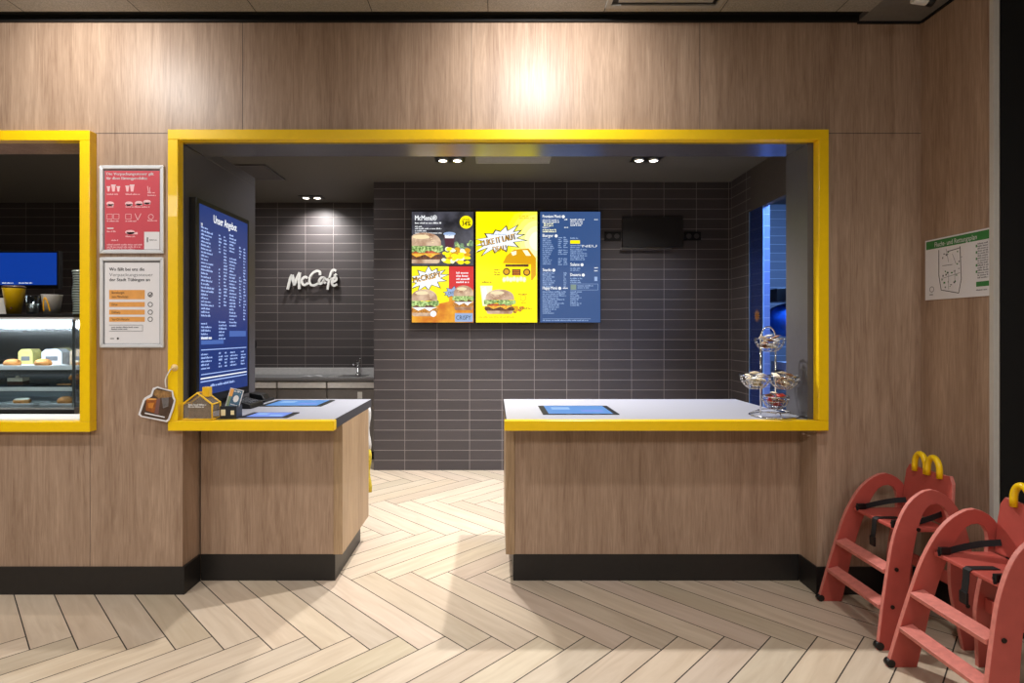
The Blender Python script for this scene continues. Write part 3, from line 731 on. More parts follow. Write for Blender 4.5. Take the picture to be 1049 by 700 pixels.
# towel and yellow cloth hanging at the back of the left counter's walkway end
t = thing('hanging_towel', 'white towel with a yellow lower part hanging behind the left counter end', 'towel', (-.94, 1.1, .35))
def towel(z0_, z1_, m, nm, wid):
    b = MB(m); rs = []
    for i in range(9):
        z = z1_+(z0_-z1_)*i/8; x = -1.03+.008*math.sin(i*1.1); w = wid*(1+.03*i/8)
        rs.append([(x-w, .975+.006*math.sin(i), z), (x, .968, z), (x+w, .975, z), (x+w, .987, z), (x, .98, z), (x-w, .985+.006*math.sin(i), z)])
    b.rings(rs, 0); return b.build(nm, t)

towel(.62, .94, WHITE, 'towel_top', .095); towel(.30, .6195, pmat('yellow_cloth', (214, 190, 60), .8, noise=.2, nscale=60), 'towel_bottom', .10)
b = MB(STEEL); b.tube([(-1.13, .952, .945), (-1.13, .978, .945), (-.94, .978, .945), (-.94, .952, .945)], .004, 8); b.build('rail', t)

# ------------------------------------------------------------------ opening on the kitchen's right: blue room
b = MB(BGLASS); b.box(2.536, 2.542, 2.09, 2.36, 0.0, 2.695); o = b.build('glass_screen'); gl = o
gl = tag(o, 'blue tinted upright glass strip beside the opening at the right of the kitchen', 'glass panel', loc=(2.539, 2.22, 0))
pe = pmat('polished_glass_edge', (150, 185, 235), .2)
for y in (2.366, 2.084):
    b = MB(pe); b.box(2.534, 2.5445, y-.006, y+.005, 0, 2.695); k = b.build('glass_edge'); k.location = Vector(k.location)-Vector(gl.location); k.parent = gl
# sun sticker
t = thing('sun_sticker', 'small orange sun shaped sticker on the blue glass strip', 'sticker', (2.53, 2.27, 1.66))
b = MB(pmat('orange_vinyl', (230, 170, 90), .5)); cy, cz = 2.20, 1.655
for i in range(12):
    a = 2*PI*i/12; b.prism([(2.5345, cy+.03*math.cos(a-.13), cz+.03*math.sin(a-.13)), (2.5345, cy+.03*math.cos(a+.13), cz+.03*math.sin(a+.13)), (2.5345, cy+.068*math.cos(a), cz+.068*math.sin(a))], (-.001, 0, 0))
b.build('rays', t)
b = MB(pmat('brown_vinyl', (150, 96, 50), .5)); b.cyl((2.5343, cy, cz), (2.533, cy, cz), .027, 20); b.build('disc', t)
# rack with blue sack in the far room
t = thing('storage_rack', 'wire storage rack standing in the blue lit side room', 'rack', (3.15, 2.6, 0))
for x in (2.90, 3.75):
    for y in (2.3, 2.85): b = MB(STEEL); b.cyl((x, y, 0), (x, y, 1.95), .013, 10); b.build('post', t)
for z in (.3, .9, 1.42):
    b = MB(STEEL)
    for y in (2.3, 2.85): b.tube([(2.90, y, z), (3.75, y, z)], .006, 6)
    for i in range(9): b.tube([(2.92+i*.1, 2.3, z), (2.75+i*.1, 2.85, z)], .003, 5)
    b.build('shelf', t)
b = MB(pmat('blue_sack_film', (30, 100, 200), .35, noise=.15, nscale=18, bump=.6))
rs = []; rng = random.Random(4)
for j in range(10):
    a = -PI/2+PI*j/9; rr = max(math.cos(a), .08)*.2
    rs.append([(3.0+rr*math.cos(2*PI*i/16)*(1+.12*math.sin(3*i+j)), 2.55+rr*math.sin(2*PI*i/16)*(1+.1*math.cos(2*i+j)), 1.62+.17*math.sin(a)) for i in range(16)])
b.rings(rs); o = b.build('plastic_sack'); tag(o, 'shiny blue plastic sack lying on the top shelf in the side room', 'bag', loc=(3.0, 2.55, 1.45))
b = MB(BLACK); b.prism([(2.8, 2.35, 1.80), (3.6, 2.35, 1.83), (3.6, 2.35, 1.92), (3.2, 2.35, 1.96), (2.8, 2.35, 1.93)], (0, .3, 0)); o = b.build('dark_crate', None, .004); tag(o, 'dark flat crate above the blue sack in the side room', 'crate', loc=(3.2, 2.5, 1.8))
for i, (x, z, c3, lab) in enumerate(((2.92, .91, (210, 215, 225), 'white carton on the middle shelf in the side room'), (3.14, .91, (90, 110, 160), 'blue grey carton on the middle shelf in the side room'), (3.30, .31, (180, 175, 170), 'pale carton on the lowest shelf in the side room'))):
    b = MB([pmat('carton_%d' % i, c3, .7), GREYP]); b.box(x, x+.2, 2.4, 2.7, z, z+.28); b.box(x-.0005, x+.0, 2.44, 2.6, z+.08, z+.2, 1); b.box(x+.08, x+.12, 2.4, 2.7, z+.28, z+.281, 1); o = b.build('carton', None, .002); tag(o, lab, 'box', loc=(x+.1, 2.55, z))

# ------------------------------------------------------------------ wall posters
def poster(label, x0, x1, z0, z1, draw):
    t = thing('poster_frame', label, 'framed poster', ((x0+x1)/2, -.01, z0)); w = .021
    b = MB(SNAP)
    def bar(A, B, Cc, D):   # mitred bevelled rail
        pts = [A, B, Cc, D]; b.prism([(p[0], -.001, p[1]) for p in pts], (0, -.013, 0))
    bar((x0,z0),(x1,z0),(x1-w,z0+w),(x0+w,z0+w)); bar((x0,z1),(x1,z1),(x1-w,z1-w),(x0+w,z1-w))
    bar((x0,z0),(x0,z1),(x0+w,z1-w),(x0+w,z0+w)); bar((x1,z0),(x1,z1),(x1-w,z1-w),(x1-w,z0+w))
    b.build('snap_frame', t, .004)
    MB(GREYP).box(x0+w, x1-w, -.004, -.0008, z0+w, z1-w).build('backing', t)
    c = Canvas((x0+w+.006, -.0045, z0+w+.003), (1,0,0), (0,0,1), 100, 100*(z1-z0-2*w-.012)/(x1-x0-2*w-.012), x1-x0-2*w-.012)
    draw(c); c.build('print', t)
def p_red(c):
    H = c.H; c.rect(0, 0, 100, H, REDP); c.layer = 1
    c.text('Die Verpackungssteuer gilt', 3, 8, 5.2, PAPER, width=86, bold=.5); c.text('für diese Einwegprodukte', 3, 16, 5.2, PAPER, width=74, bold=.5)
    rng = random.Random(6)
    cup = lambda x, y, s_: (c.poly([(x, y-s_), (x+s_*.7, y-s_), (x+s_*.55, y), (x+s_*.15, y)], PINKP), c.rect(x-.5, y-s_-1.6, x+s_*.7+.5, y-s_-.2, PAPER))
    for x, y, s_ in ((4, 38, 8), (12, 38, 11), (22, 38, 8), (38, 38, 9), (46, 38, 11)): cup(x, y, s_)
    c.line(78, 28, 80, 40, 1.2, PINKP); c.line(82, 30, 82, 40, 1, PINKP)
    for x, y in ((4, 62), (38, 62), (56, 61), (71, 59)): c.ell(x+6, y-2, 7, 4, PINKP); c.rect(x+1, y-1, x+12, y+2, PAPER)
    for x, y in ((4, 88), (16, 88), (38, 88)): 
        for a in ((x,y-9,x+10,y-9),(x,y,x+10,y),(x,y-9,x,y),(x+10,y-9,x+10,y)): c.line(*a, .8, PINKP)
    c.line(55, 78, 60, 90, 1.2, PINKP); c.line(66, 78, 60, 90, 1.2, PINKP); c.ring(84, 84, 5, 1, PINKP)
    c.rect(4, 104, 16, 106, PAPER); c.ell(46, 112, 9, 4, PINKP); c.rect(40, 112, 60, 116, PINKP)
    for x, y, w in ((4, 44, 20), (38, 44, 26), (78, 46, 16), (4, 67, 14), (38, 67, 44), (4, 93, 22), (38, 93, 20), (78, 92, 18), (4, 112, 16), (38, 121, 18), (12, 128, 12), (4, 136, 64), (4, 140, 62), (4, 144, 50), (78, 41, 14)): c.greek(x, y, w, PINKP, 2.6)
    c.layer = 2; c.rect(72, H-32, 100, H, PAPER); c.layer = 3; c.rect(77, H-22, 79, H-13, DARKP); c.greek(82, H-16, 14, GREYP, 2.6)
def p_wht(c):
    H = c.H; c.rect(0, 0, 100, H, PAPER); c.layer = 1
    c.text('Wo fällt bei uns die', 8, 15, 6, DARKP, width=64, bold=.4); c.text('Verpackungssteuer', 8, 25, 6, GREYP, width=80); c.text('der Stadt Tübingen an', 8, 34, 6, DARKP, width=74, bold=.4)
    rows = [(50, 67, ('Bestellungen', 'zum Mitnehmen')), (72, 81, ('Drive',)), (86, 95, ('Delivery',)), (99, 108, ('Vor-Ort-Verzehr',))]
    for y0_, y1_, T in rows: c.rect(8, y0_, 73, y1_, ORP)
    c.layer = 2
    for y0_, y1_, T in rows:
        for i, s_ in enumerate(T): c.text(s_, 13, y0_+6.8+i*7.6, 4.6, DARKP)
        c.ring(83, (y0_+y1_)/2, 4.6, 1.2, DARKP)
    c.line(80.5, 58, 82.5, 61, 1.4, DARKP); c.line(82.5, 61, 87, 55, 1.4, DARKP)
    for a in ((8, 114, 69, 114), (69, 114, 69, 125), (8, 125, 69, 125)): c.line(*a, .7, GREYP)
    c.greek(12, 119, 50, GREYP, 2.4); c.greek(12, 122.5, 30, GREYP, 2.4); c.greek(10, H-8, 8, GREYP, 3); c.ell(24, H-9, 2, 2, DARKP)
poster('red poster with white icons in a silver snap frame, above the white poster', -2.253, -1.886, 1.946, 2.449, p_red)
poster('white poster with four orange bars in a silver snap frame, below the red poster', -2.253, -1.886, 1.409, 1.925, p_wht)
# floor plan sign on the side wall
t = thing('escape_plan_sign', 'white escape plan sign with a green header on the right side wall', 'sign', (2.417, -.25, 1.677))
MB(PAPER).box(2.429, 2.4345, -.446, -.039, 1.677, 2.012).build('panel', t, .0008)
c = Canvas((2.4288, -.039, 1.677), (0,-1,0), (0,0,1), 100, 82.3, .407)
c.rect(2, 2, 100, 13, GRNP); c.layer = 1; c.text('Flucht- und Rettungsplan', 50, 11, 6.5, PAPER, align='c', width=66)
W_ = [(24, 16, 24, 50), (24, 50, 28, 70), (28, 70, 56, 76), (56, 76, 60, 58), (60, 58, 58, 16), (38, 20, 58, 18), (30, 38, 46, 38), (36, 16, 40, 34), (46, 24, 52, 38), (58, 30, 62, 30), (28, 55, 58, 50), (40, 50, 40, 70), (50, 45, 50, 62)]
for i, a in enumerate(W_): c.line(*a, .9 if i < 6 else .5, DARKP if i < 7 else GREYP)
rng = random.Random(3)
for i in range(26): x, y = rng.uniform(27, 56), rng.uniform(20, 66); c.rect(x, y, x+rng.uniform(1, 3), y+rng.uniform(.8, 2.4), rng.choice((GREYP, GREYP, GRNP)))
c.ring(12, 68, 4, .8, GREYP); c.greek(8, 76, 8, GREYP, 2)
for i in range(15): c.greek(84, 18+i*3, 15, GREYP, 2)
for i in range(5): c.rect(81.5, 18+i*8, 83.5, 21+i*8, GRNP)
c.rect(82, 64, 100, 70, GRNP); c.greek(82, 75, 16, GREYP, 2)
c.build('print', t)

# ------------------------------------------------------------------ hanging card on the frame
def fx(x, D=3.11): return (x-PX)*D/F_PX
def fz(y, D=3.11): return CH-(y-PY)*D/F_PX
t = thing('hanging_card', 'die cut card with a picture of a brown iced drink hanging from the yellow frame', 'card', (fx(160), -.07, fz(430)))
def cz_(x, y): return (130+x/9.33, 365+y/9.33)
out = [(105,560),(150,420),(170,395),(225,365),(245,305),(290,290),(345,310),(435,330),(445,385),(462,420),(445,500),(405,610),(380,632),(130,580)]
oo = [(fx(cz_(x,y)[0]), -.068, fz(cz_(x,y)[1])) for x, y in out]
MB(PAPER).prism(oo, (0, .003, 0)).build('card', t)
cx0 = cz_(0,0)
c = Canvas((fx(130), -.0684, fz(440)), (1,0,0), (0,0,1), 653, 700, fx(200)-fx(130)); c.dz = .0003
c.star_poly(280, 470, [(128,552),(172,425),(240,385),(258,325),(290,305),(425,340),(432,395),(447,425),(425,500),(392,598),(372,614),(142,570)], pmat('card_brown', (78, 58, 44), .6, noise=.3, nscale=25)); c.layer = 1
c.star_poly(340, 360, [(250,365),(270,320),(425,345),(425,392),(300,405)], pmat('card_tan', (150, 112, 66), .6, noise=.4, nscale=60))
AM = pmat('card_amber', (150, 84, 34), .5, noise=.35, nscale=35)
c.poly([(185,415),(285,410),(262,545),(178,520)], AM); c.layer = 2
c.poly([(200,450),(262,445),(245,500),(205,495)], pmat('card_orange', (206, 130, 50), .5)); c.poly([(285,410),(320,400),(300,560),(262,548)], pmat('card_pinkish', (120, 84, 78), .6))
c.poly([(330,400),(400,395),(395,480),(345,500)], pmat('card_grey', (112, 106, 104), .6, noise=.3, nscale=40)); c.ell(235, 412, 50, 9, ORP)
c.line(170, 545, 360, 585, 12, PAPER)
c.build('print', t)
b = MB(WHITE); P = catmull([(fx(170), -.069, fz(397)), (fx(169.6), -.072, fz(390)), (fx(171.5), -.07, fz(384)), (fx(175), -.068, fz(378))], 5); b.tube(P, .0035, 8); b.build('string', t)
b = MB(pmat('milky_rubber', (240, 210, 150), .35)); b.lathe(0, 0, [(.020, 0), (.018, .005), (.008, .010), (.008, .018), (.003, .021)], 18)
for v in b.bm.verts: v.co = Vector((fx(177.5)+v.co.x, -.0575-v.co.z, fz(377)+v.co.y))
b.build('suction_cup', t)

# ------------------------------------------------------------------ things on the left counter
t = thing('donation_house', 'clear house shaped donation box with yellow edges and chimney on the left counter', 'donation box', (-1.655, .06, 1.0))
YD = pmat('yellow_acrylic', (238, 190, 40), .3); Xa, Xb, ya_, yb_ = -1.758, -1.592, -.048, .044; zr, ze = 1.155, 1.092
def house(y): return [(Xa,y,1.0062),(Xb,y,1.0062),(Xb,y,ze),((Xa+Xb)/2,y,zr),(Xa,y,ze)]
for y in (ya_, yb_): b = MB(YD); b.tube(house(y), .0055, 8, closed=True); b.build('edge_frame', t)
for p, q in zip(house(ya_), house(yb_)): b = MB(YD); b.tube([p, q], .0045, 8); b.build('edge_bar', t)
b = MB(pmat('smoky_acrylic', (176, 160, 140), .25, alpha=.32)); b.prism(house(ya_+.004), (0, yb_-ya_-.008, 0)); b.build('clear_walls', t)
b = MB(YD); b.box(-1.663, -1.625, -.02, .018, 1.13, 1.185); b.build('chimney', t, .003)
b = MB([pmat('brown_card', (110, 92, 78), .7, noise=.3, nscale=60), PAPER]); b.box(-1.742, -1.605, ya_+.03, ya_+.032, 1.012, 1.085)
b.build('inner_card', t)
c = Canvas((-1.73, ya_-.001, 1.05), (1,0,0), (0,0,1), 100, 40, .115)
for y, w in ((10, 90), (20, 80)): c.greek(4, y, w, WHITE, 8)
c.build('lettering', t)
for i in range(9):
    a = random.Random(i); x, y = a.uniform(-1.735, -1.62), a.uniform(-.035, .03)
    b = MB(pmat('coin_copper' if i % 2 else 'coin_brass', (180, 110, 70) if i % 2 else (200, 170, 90), .3, metal=1)); z = 1.003
    b.cyl((x, y, z), (x+.001, y, z+.002), .010, 14); o = b.build('coin'); tag(o, 'coin lying inside the house shaped donation box', 'coin', 'coins in the donation box', (x, y, z))
t = thing('leaflet_holder', 'dark leaflet holder with a tilted colourful leaflet beside the donation box', 'leaflet holder', (-1.50, .07, 1.0))
DK = pmat('dark_blue_plastic', (34, 40, 50), .35)
b = MB(DK); b.box(-1.572, -1.478, .0, .075, 1.0005, 1.004); b.box(-1.572, -1.478, .0, .003, 1.004, 1.075); b.box(-1.572, -1.569, .003, .075, 1.004, 1.075); b.box(-1.481, -1.478, .003, .075, 1.004, 1.075); b.box(-1.569, -1.481, .072, .075, 1.004, 1.09)
b.build('tray', t, .001)
for a in (-1.566, -1.54, 1.02, 1.055), (-1.51, -1.49, 1.025, 1.05): b = MB(pmat('pale_label', (225, 215, 180), .6)); b.box(a[0], a[1], -.0008, -.0001, a[2], a[3]); b.build('label_card', t)
lf = thing('leaflet', 'tilted leaflet with a blue and white picture standing in the dark holder', 'leaflet', (-1.53, .03, 1.005))
M = Matrix.Translation((-1.512, .038, 1.092))@Matrix.Rotation(math.radians(12), 4, 'Y')@Matrix.Rotation(math.radians(-10), 4, 'X')
b = MB(PAPER); b.obox(M, .078, .004, .155); b.build('pages', lf)
r_, u_ = (M.to_3x3()@Vector((1,0,0))), (M.to_3x3()@Vector((0,0,1)))
c = Canvas(M@Vector((-.039, -.0022, -.0775)), r_, u_, 100, 198, .078)
c.rect(4, 4, 96, 194, pmat('leaflet_blue', (70, 104, 132), .5, noise=.2, nscale=50)); c.layer = 1; c.rect(4, 4, 30, 60, ORP); c.rect(4, 60, 24, 194, pmat('leaflet_sage', (120, 140, 110), .5)); c.ell(62, 70, 20, 26, PAPER); c.greek(34, 22, 54, PAPER, 12); c.greek(34, 120, 54, PAPER, 9); c.rect(40, 140, 84, 180, PINKP)
c.build('picture', lf)
t = thing('payment_terminal', 'black payment terminal lying on the left counter below the tall price screen', 'card terminal', (-1.62, .55, 1.0))
b = MB(BLACK); b.prism([(-1.745, .42, 1.0005), (-1.745, .42, 1.04), (-1.70, .42, 1.055), (-1.585, .42, 1.03), (-1.575, .42, 1.0005)], (0, .2, 0)); b.build('body', t, .006)
b = MB(pmat('grey_keys', (90, 92, 96), .5))
for i in range(3):
    for j in range(4): b.box(-1.68+i*.03, -1.66+i*.03, .45+j*.035, .47+j*.035, 1.051-i*.0065-.004, 1.0535-i*.0065)
b.build('keypad', t)
b = MB(BLACK); b.tube(catmull([(-1.70, .62, 1.02), (-1.70, .65, 1.012), (-1.72, .69, 1.006), (-1.76, .72, 1.006)], 5), .004, 8); b.build('cable', t)
t = thing('card_reader_stand', 'low black stand under the tall price screen behind the payment terminal', 'stand', (-1.68, .8, 1.0))
b = MB(BLACK); b.box(-1.765, -1.62, .74, .92, 1.0005, 1.016); b.build('base_plate', t, .004)
b = MB(BLACK); b.prism([(-1.75, .78, 1.0165), (-1.64, .78, 1.0165), (-1.66, .78, 1.05), (-1.75, .78, 1.065)], (0, .1, 0)); b.build('cradle', t, .004)

# ------------------------------------------------------------------ condiment basket stand
cx, cy = 1.655, .12
t = thing('basket_stand', 'tiered chrome wire stand with four baskets on the right end of the counter', 'basket stand', (cx, cy, 1.0))
def circ(x, y, z, r, n=28): return [(x+r*math.cos(2*PI*i/n), y+r*math.sin(2*PI*i/n), z) for i in range(n)]
b = MB(CHROME); b.tube(circ(cx, cy, 1.005, .135), .0045, 8, closed=True); b.tube(circ(cx, cy, 1.03, .085), .0035, 8, closed=True)
for k in range(3):
    a = 2*PI*k/3+.4; b.tube([(cx+.135*math.cos(a), cy+.135*math.sin(a), 1.005), (cx+.085*math.cos(a), cy+.085*math.sin(a), 1.03)], .0035, 6)
b.build('base_ring', t)
for s_ in (-1, 1):
    b = MB(CHROME); b.tube([(cx+s_*.045-.02, cy+.03, 1.006), (cx+s_*.045-.02, cy+.03, 1.46)], .0045, 8); b.build('post', t)
b = MB(CHROME); b.tube([(cx-.065, cy+.03, 1.45)]+[(cx-.02-.045*math.cos(PI*i/10), cy+.03, 1.46+.07*math.sin(PI*i/10)) for i in range(11)], .0045, 8); b.build('handle', t)
bowls = [('top basket', cx-.025, cy, 1.385, .082), ('left middle basket', cx-.115, cy-.01, 1.165, .085), ('right middle basket', cx+.048, cy-.02, 1.165, .085), ('lowest basket', cx+.0, cy-.015, 1.045, .075)]
for nm, x, y, z, r in bowls:
    b = MB(CHROME); h = .075
    for k, (rr, zz) in enumerate(((1, h), (.92, h*.6), (.72, h*.25), (.42, 0))): b.tube(circ(x, y, z+zz, r*rr, 24), .003 if k == 0 else .0018, 6, closed=True)
    for i in range(14):
        a = 2*PI*i/14; b.tube([(x+r*q*math.cos(a), y+r*q*math.sin(a), z+zz) for q, zz in ((1, h), (.92, h*.6), (.72, h*.25), (.42, 0), (.02, 0))], .0016, 5)
    b.build('basket', t)
def packet_mesh(name, m):
    b = MB(m); n = 6; rs = []
    for j in range(n+1):
        u = j/n; w = .018*(1 if 0 < j < n else .98); th = .006*math.sin(PI*u)+.0006
        rs.append([(-w, -.026+.052*u, -.0006), (-w*.4, -.026+.052*u, -th), (w*.4, -.026+.052*u, -th), (w, -.026+.052*u, -.0006), (w, -.026+.052*u, .0006), (w*.4, -.026+.052*u, th), (-w*.4, -.026+.052*u, th), (-w, -.026+.052*u, .0006)])
    b.rings(rs); bmesh.ops.recalc_face_normals(b.bm, faces=b.bm.faces[:]); me = bpy.data.meshes.new(name); b.bm.to_mesh(me); b.bm.free(); me.materials.append(m); return me
pk = {'cream': packet_mesh('packet_cream', pmat('cream_paper', (232, 218, 190), .6, noise=.2, nscale=150)), 'brown': packet_mesh('packet_brown', pmat('brown_paper', (150, 104, 70), .6, noise=.3, nscale=150)),
      'red': packet_mesh('packet_red', pmat('red_foil', (190, 60, 40), .4)), 'white': packet_mesh('packet_white', pmat('white_sachet', (228, 228, 226), .5))}
kinds = {0: ('cream', 'brown', 'white'), 1: ('cream', 'white', 'cream'), 2: ('cream', 'brown', 'cream'), 3: ('red', 'brown', 'red', 'cream')}
rng = random.Random(12)
for bi, (nm, x, y, z, r) in enumerate(bowls):
    for i in range(12):
        k = kinds[bi][i % len(kinds[bi])]; a = 2.4*i; q = r*(.18+.5*math.sqrt(i/12))
        o = bpy.data.objects.new('sauce_packet', pk[k]); C.objects.link(o)
        o.location = (x+q*math.cos(a)*.75, y+q*math.sin(a)*.75, z+.022+.0062*i); o.rotation_euler = (rng.uniform(-.45, .45), rng.uniform(-.45, .45), rng.uniform(0, 6.28))
        o['label'] = '%s paper sachet heaped in the %s of the wire stand' % (k, nm); o['category'] = 'sachet'; o['group'] = '%s sachets in the %s' % (k, nm)

# ------------------------------------------------------------------ high chairs
def make_chair(X0, Yc, label):
    t = thing('high_chair', label, 'high chair', (X0+.25, Yc, 0), 'red wooden high chairs along the right side wall')
    outer = catmull([(0,0,0),(.017,.083,0),(.042,.207,0),(.075,.353,0),(.112,.497,0),(.163,.614,0),(.222,.69,0),(.30,.733,0),(.366,.718,0),(.42,.672,0),(.458,.59,0),(.485,.45,0),(.50,.3,0),(.51,.15,0),(.52,0,0)], 4)
    inner = catmull([(.13,0,0),(.145,.1,0),(.165,.25,0),(.192,.395,0),(.22,.50,0),(.25,.588,0),(.285,.648,0),(.33,.668,0),(.372,.648,0),(.392,.59,0),(.39,.48,0),(.375,.38,0),(.37,.25,0),(.39,.12,0),(.405,0,0)], 4)
    N_ = 48; O = resample(outer, N_); I = resample(inner, N_); th = .021
    lean = .11
    def hw(z): return .25-lean*z
    for s_ in (1, -1):
        b = MB([RED, REDE]); bm = b.bm; rows = []
        for o_, i_ in zip(O, I):
            q = []
            for p, dy in ((o_, 0), (i_, 0), (i_, -th), (o_, -th)):
                q.append(bm.verts.new((X0+p.x, Yc+s_*(hw(p.y)+dy), p.y)))
            rows.append(q)
        for a, c2 in zip(rows, rows[1:]):
            for k in range(4):
                f = bm.faces.new([a[k], a[(k+1) % 4], c2[(k+1) % 4], c2[k]]); f.material_index = 1 if k in (1, 3) else 0
        bm.faces.new(rows[0]); bm.faces.new(list(reversed(rows[-1])))
        pn = b.build('side_panel', t, .003)
        cp = MB(BLACK); cp.cyl((X0+.012, Yc+s_*(hw(.02)-.0105)-.013, .019), (X0+.012, Yc+s_*(hw(.02)-.0105)+.013, .019), .0185, 20); cp.build('rubber_foot', pn)
        bo = MB(pmat('dark_bolt', (60, 50, 46), .35, metal=.8))
        for u, z in ((.115, .365), (.083, .195), (.235, .548), (.425, .545), (.44, .2)):
            yy = Yc+s_*(hw(z)+.0004); bo.cyl((X0+u, yy, z), (X0+u, yy+s_*.004, z), .0095, 14)
        bo.build('bolt', pn)
    def board_(nm, u0, z0, u1, z1, z, th_, m=RED):
        pass
    for (u, z) in ((.062, .352), (.027, .19)):          # two foot rungs between the front edges
        b = MB([REDE]); h = hw(z)-th-.0005; hh = .019
        M = Matrix.Translation((X0+u+.036, Yc, z))@Matrix.Rotation(math.radians(-14), 4, 'Y')
        b.obox(M, .062, 2*h-.004, .022); b.build('foot_rung', t, .003)
    h = hw(.535)-th-.003
    b = MB([RED]); b.box(X0+.155, X0+.405, Yc-h, Yc+h, .526, .544); b.build('seat', t, .005)
    h = hw(.30)-th-.003
    b = MB([RED]); b.box(X0+.40, X0+.418, Yc-h, Yc+h, .27, .33); b.build('stretcher', t, .003)
    hb, ht = .155, .135
    pts = [(-hb,.5465),(hb,.5465),(hb+.004,.66),(hb-.003,.755),(hb-.022,.79),(.10,.785),(-.10,.785),(-hb+.022,.79),(-hb+.003,.755),(-hb-.004,.66)]
    b = MB([RED, REDE]); b.prism([(X0+.408+(z-.54)*.1, Yc+y, z) for y, z in pts], (.018, 0, 0), 0, 1); bk = b.build('backrest', t, .003)
    for s_ in (-1, 1):
        b = MB(YEL); cyy = Yc+s_*.044; xx = X0+.424
        P = [(xx, cyy-.038, .765)]+[(xx, cyy-.038*math.cos(PI*i/14), .80+.062*math.sin(PI*i/14)) for i in range(15)]+[(xx, cyy+.038, .765)]
        b.tube(P, .0145, 12); b.build('arch_handle', t)
    # harness
    for s_ in (1, -1):
        b = MB(WEB); h2 = hw(.58)-th-.012
        P = catmull([(X0+.405, Yc+s_*.12, .60), (X0+.33, Yc+s_*(h2-.012), .585), (X0+.25, Yc+s_*(h2-.006), .566), (X0+.175, Yc+s_*(h2-.016), .553), (X0+.145, Yc+s_*(h2-.02), .55)], 5)
        b.ribbon(P, (0,.25,1), .026, (0,-s_*.0025,0)); st = b.build('harness_strap', t)
        k = MB(BLACK); k.box(X0+.15, X0+.195, Yc+s_*(h2-.022)-.010, Yc+s_*(h2-.022)+.010, .546, .575); k.build('buckle', st, .004)
    b = MB(WEB); P = [(X0+.27, Yc-.01, .5455), (X0+.16, Yc-.01, .546), (X0+.148, Yc-.01, .54), (X0+.147, Yc-.01, .50), (X0+.143, Yc-.005, .44)]
    rs = [[Vector(p)+Vector((0,-.016,0)), Vector(p)+Vector((0,.016,0)), Vector(p)+Vector((-.001,.016,.0022)) if i < 2 else Vector(p)+Vector((-.0025,.016,0)), Vector(p)+Vector((-.001,-.016,.0022)) if i < 2 else Vector(p)+Vector((-.0025,-.016,0))] for i, p in enumerate(P)]
    b.rings(rs, smooth=False); st = b.build('crotch_strap', t)
    k = MB(BLACK); k.box(X0+.135, X0+.147, Yc-.024, Yc+.014, .40, .45); k.build('buckle', st, .004)
    return t
make_chair(1.80, -.315, 'red wooden high chair with yellow arch handles, standing in the corner against the oak wall')
make_chair(1.755, -.925, 'red wooden high chair with yellow handles, nearest the camera, in front of the corner one')

# ------------------------------------------------------------------ cake display seen through the left window
t = thing('cake_display_case', 'glass fronted refrigerated cake display case behind the yellow window frame', 'display case', (-3.4, .55, 0))
xa, xb, ya, yb = -4.4, -2.60, .26, .86
MB(BLACKM).box(xa, xb, ya, yb, 0, .95).build('base_cabinet', t, .004)
b = MB(STEEL); b.box(xa, xb, ya-.001, yb, .9505, 1.03); b.build('deck', t, .003)
b = MB(BLACK); b.box(xa, xb, ya-.004, ya-.0015, .955, 1.02); b.build('front_panel', t)
b = MB(GLASS); b.box(xa, xb, ya, ya+.006, 1.031, 1.575); b.build('front_glass', t)
b = MB(GLASS); b.box(xb-.006, xb, ya+.0065, yb-.02, 1.031, 1.575); b.build('side_glass', t)
b = MB(BLACK); b.box(xa, xb, ya-.01, yb, 1.59, 1.61); b.build('top_panel', t, .003)
b = MB(SNAP); b.box(xa, xb, ya-.004, ya+.05, 1.5755, 1.5895); b.build('top_rail', t)
b = MB(emat('strip_light', (225, 235, 255), 3)); b.box(xa+.02, xb-.02, ya+.012, ya+.03, 1.566, 1.5748); b.build('light_strip', t)
for y in (ya+.01, yb-.03):
    b = MB(STEEL); b.box(xb-.03, xb-.012, y, y+.018, 1.0305, 1.59) if y > .5 else b.box(xb-.022, xb-.008, y, y+.012, 1.0305, 1.575); b.build('corner_post', t)
for z, yf in ((1.27, .36), (1.14, .32)):
    b = MB(GLASS); b.box(xa, xb-.035, yf, yb-.04, z-.006, z); s2 = b.build('glass_shelf', t)
    b = MB(WHITE); b.box(xa, xb-.035, yf-.006, yf-.0005, z-.012, z+.012); b.build('shelf_edge', s2)
b = MB(CHROME); b.box(xa, xb, yb-.02, yb-.0, 1.0305, 1.59); b.build('back_panel', t)
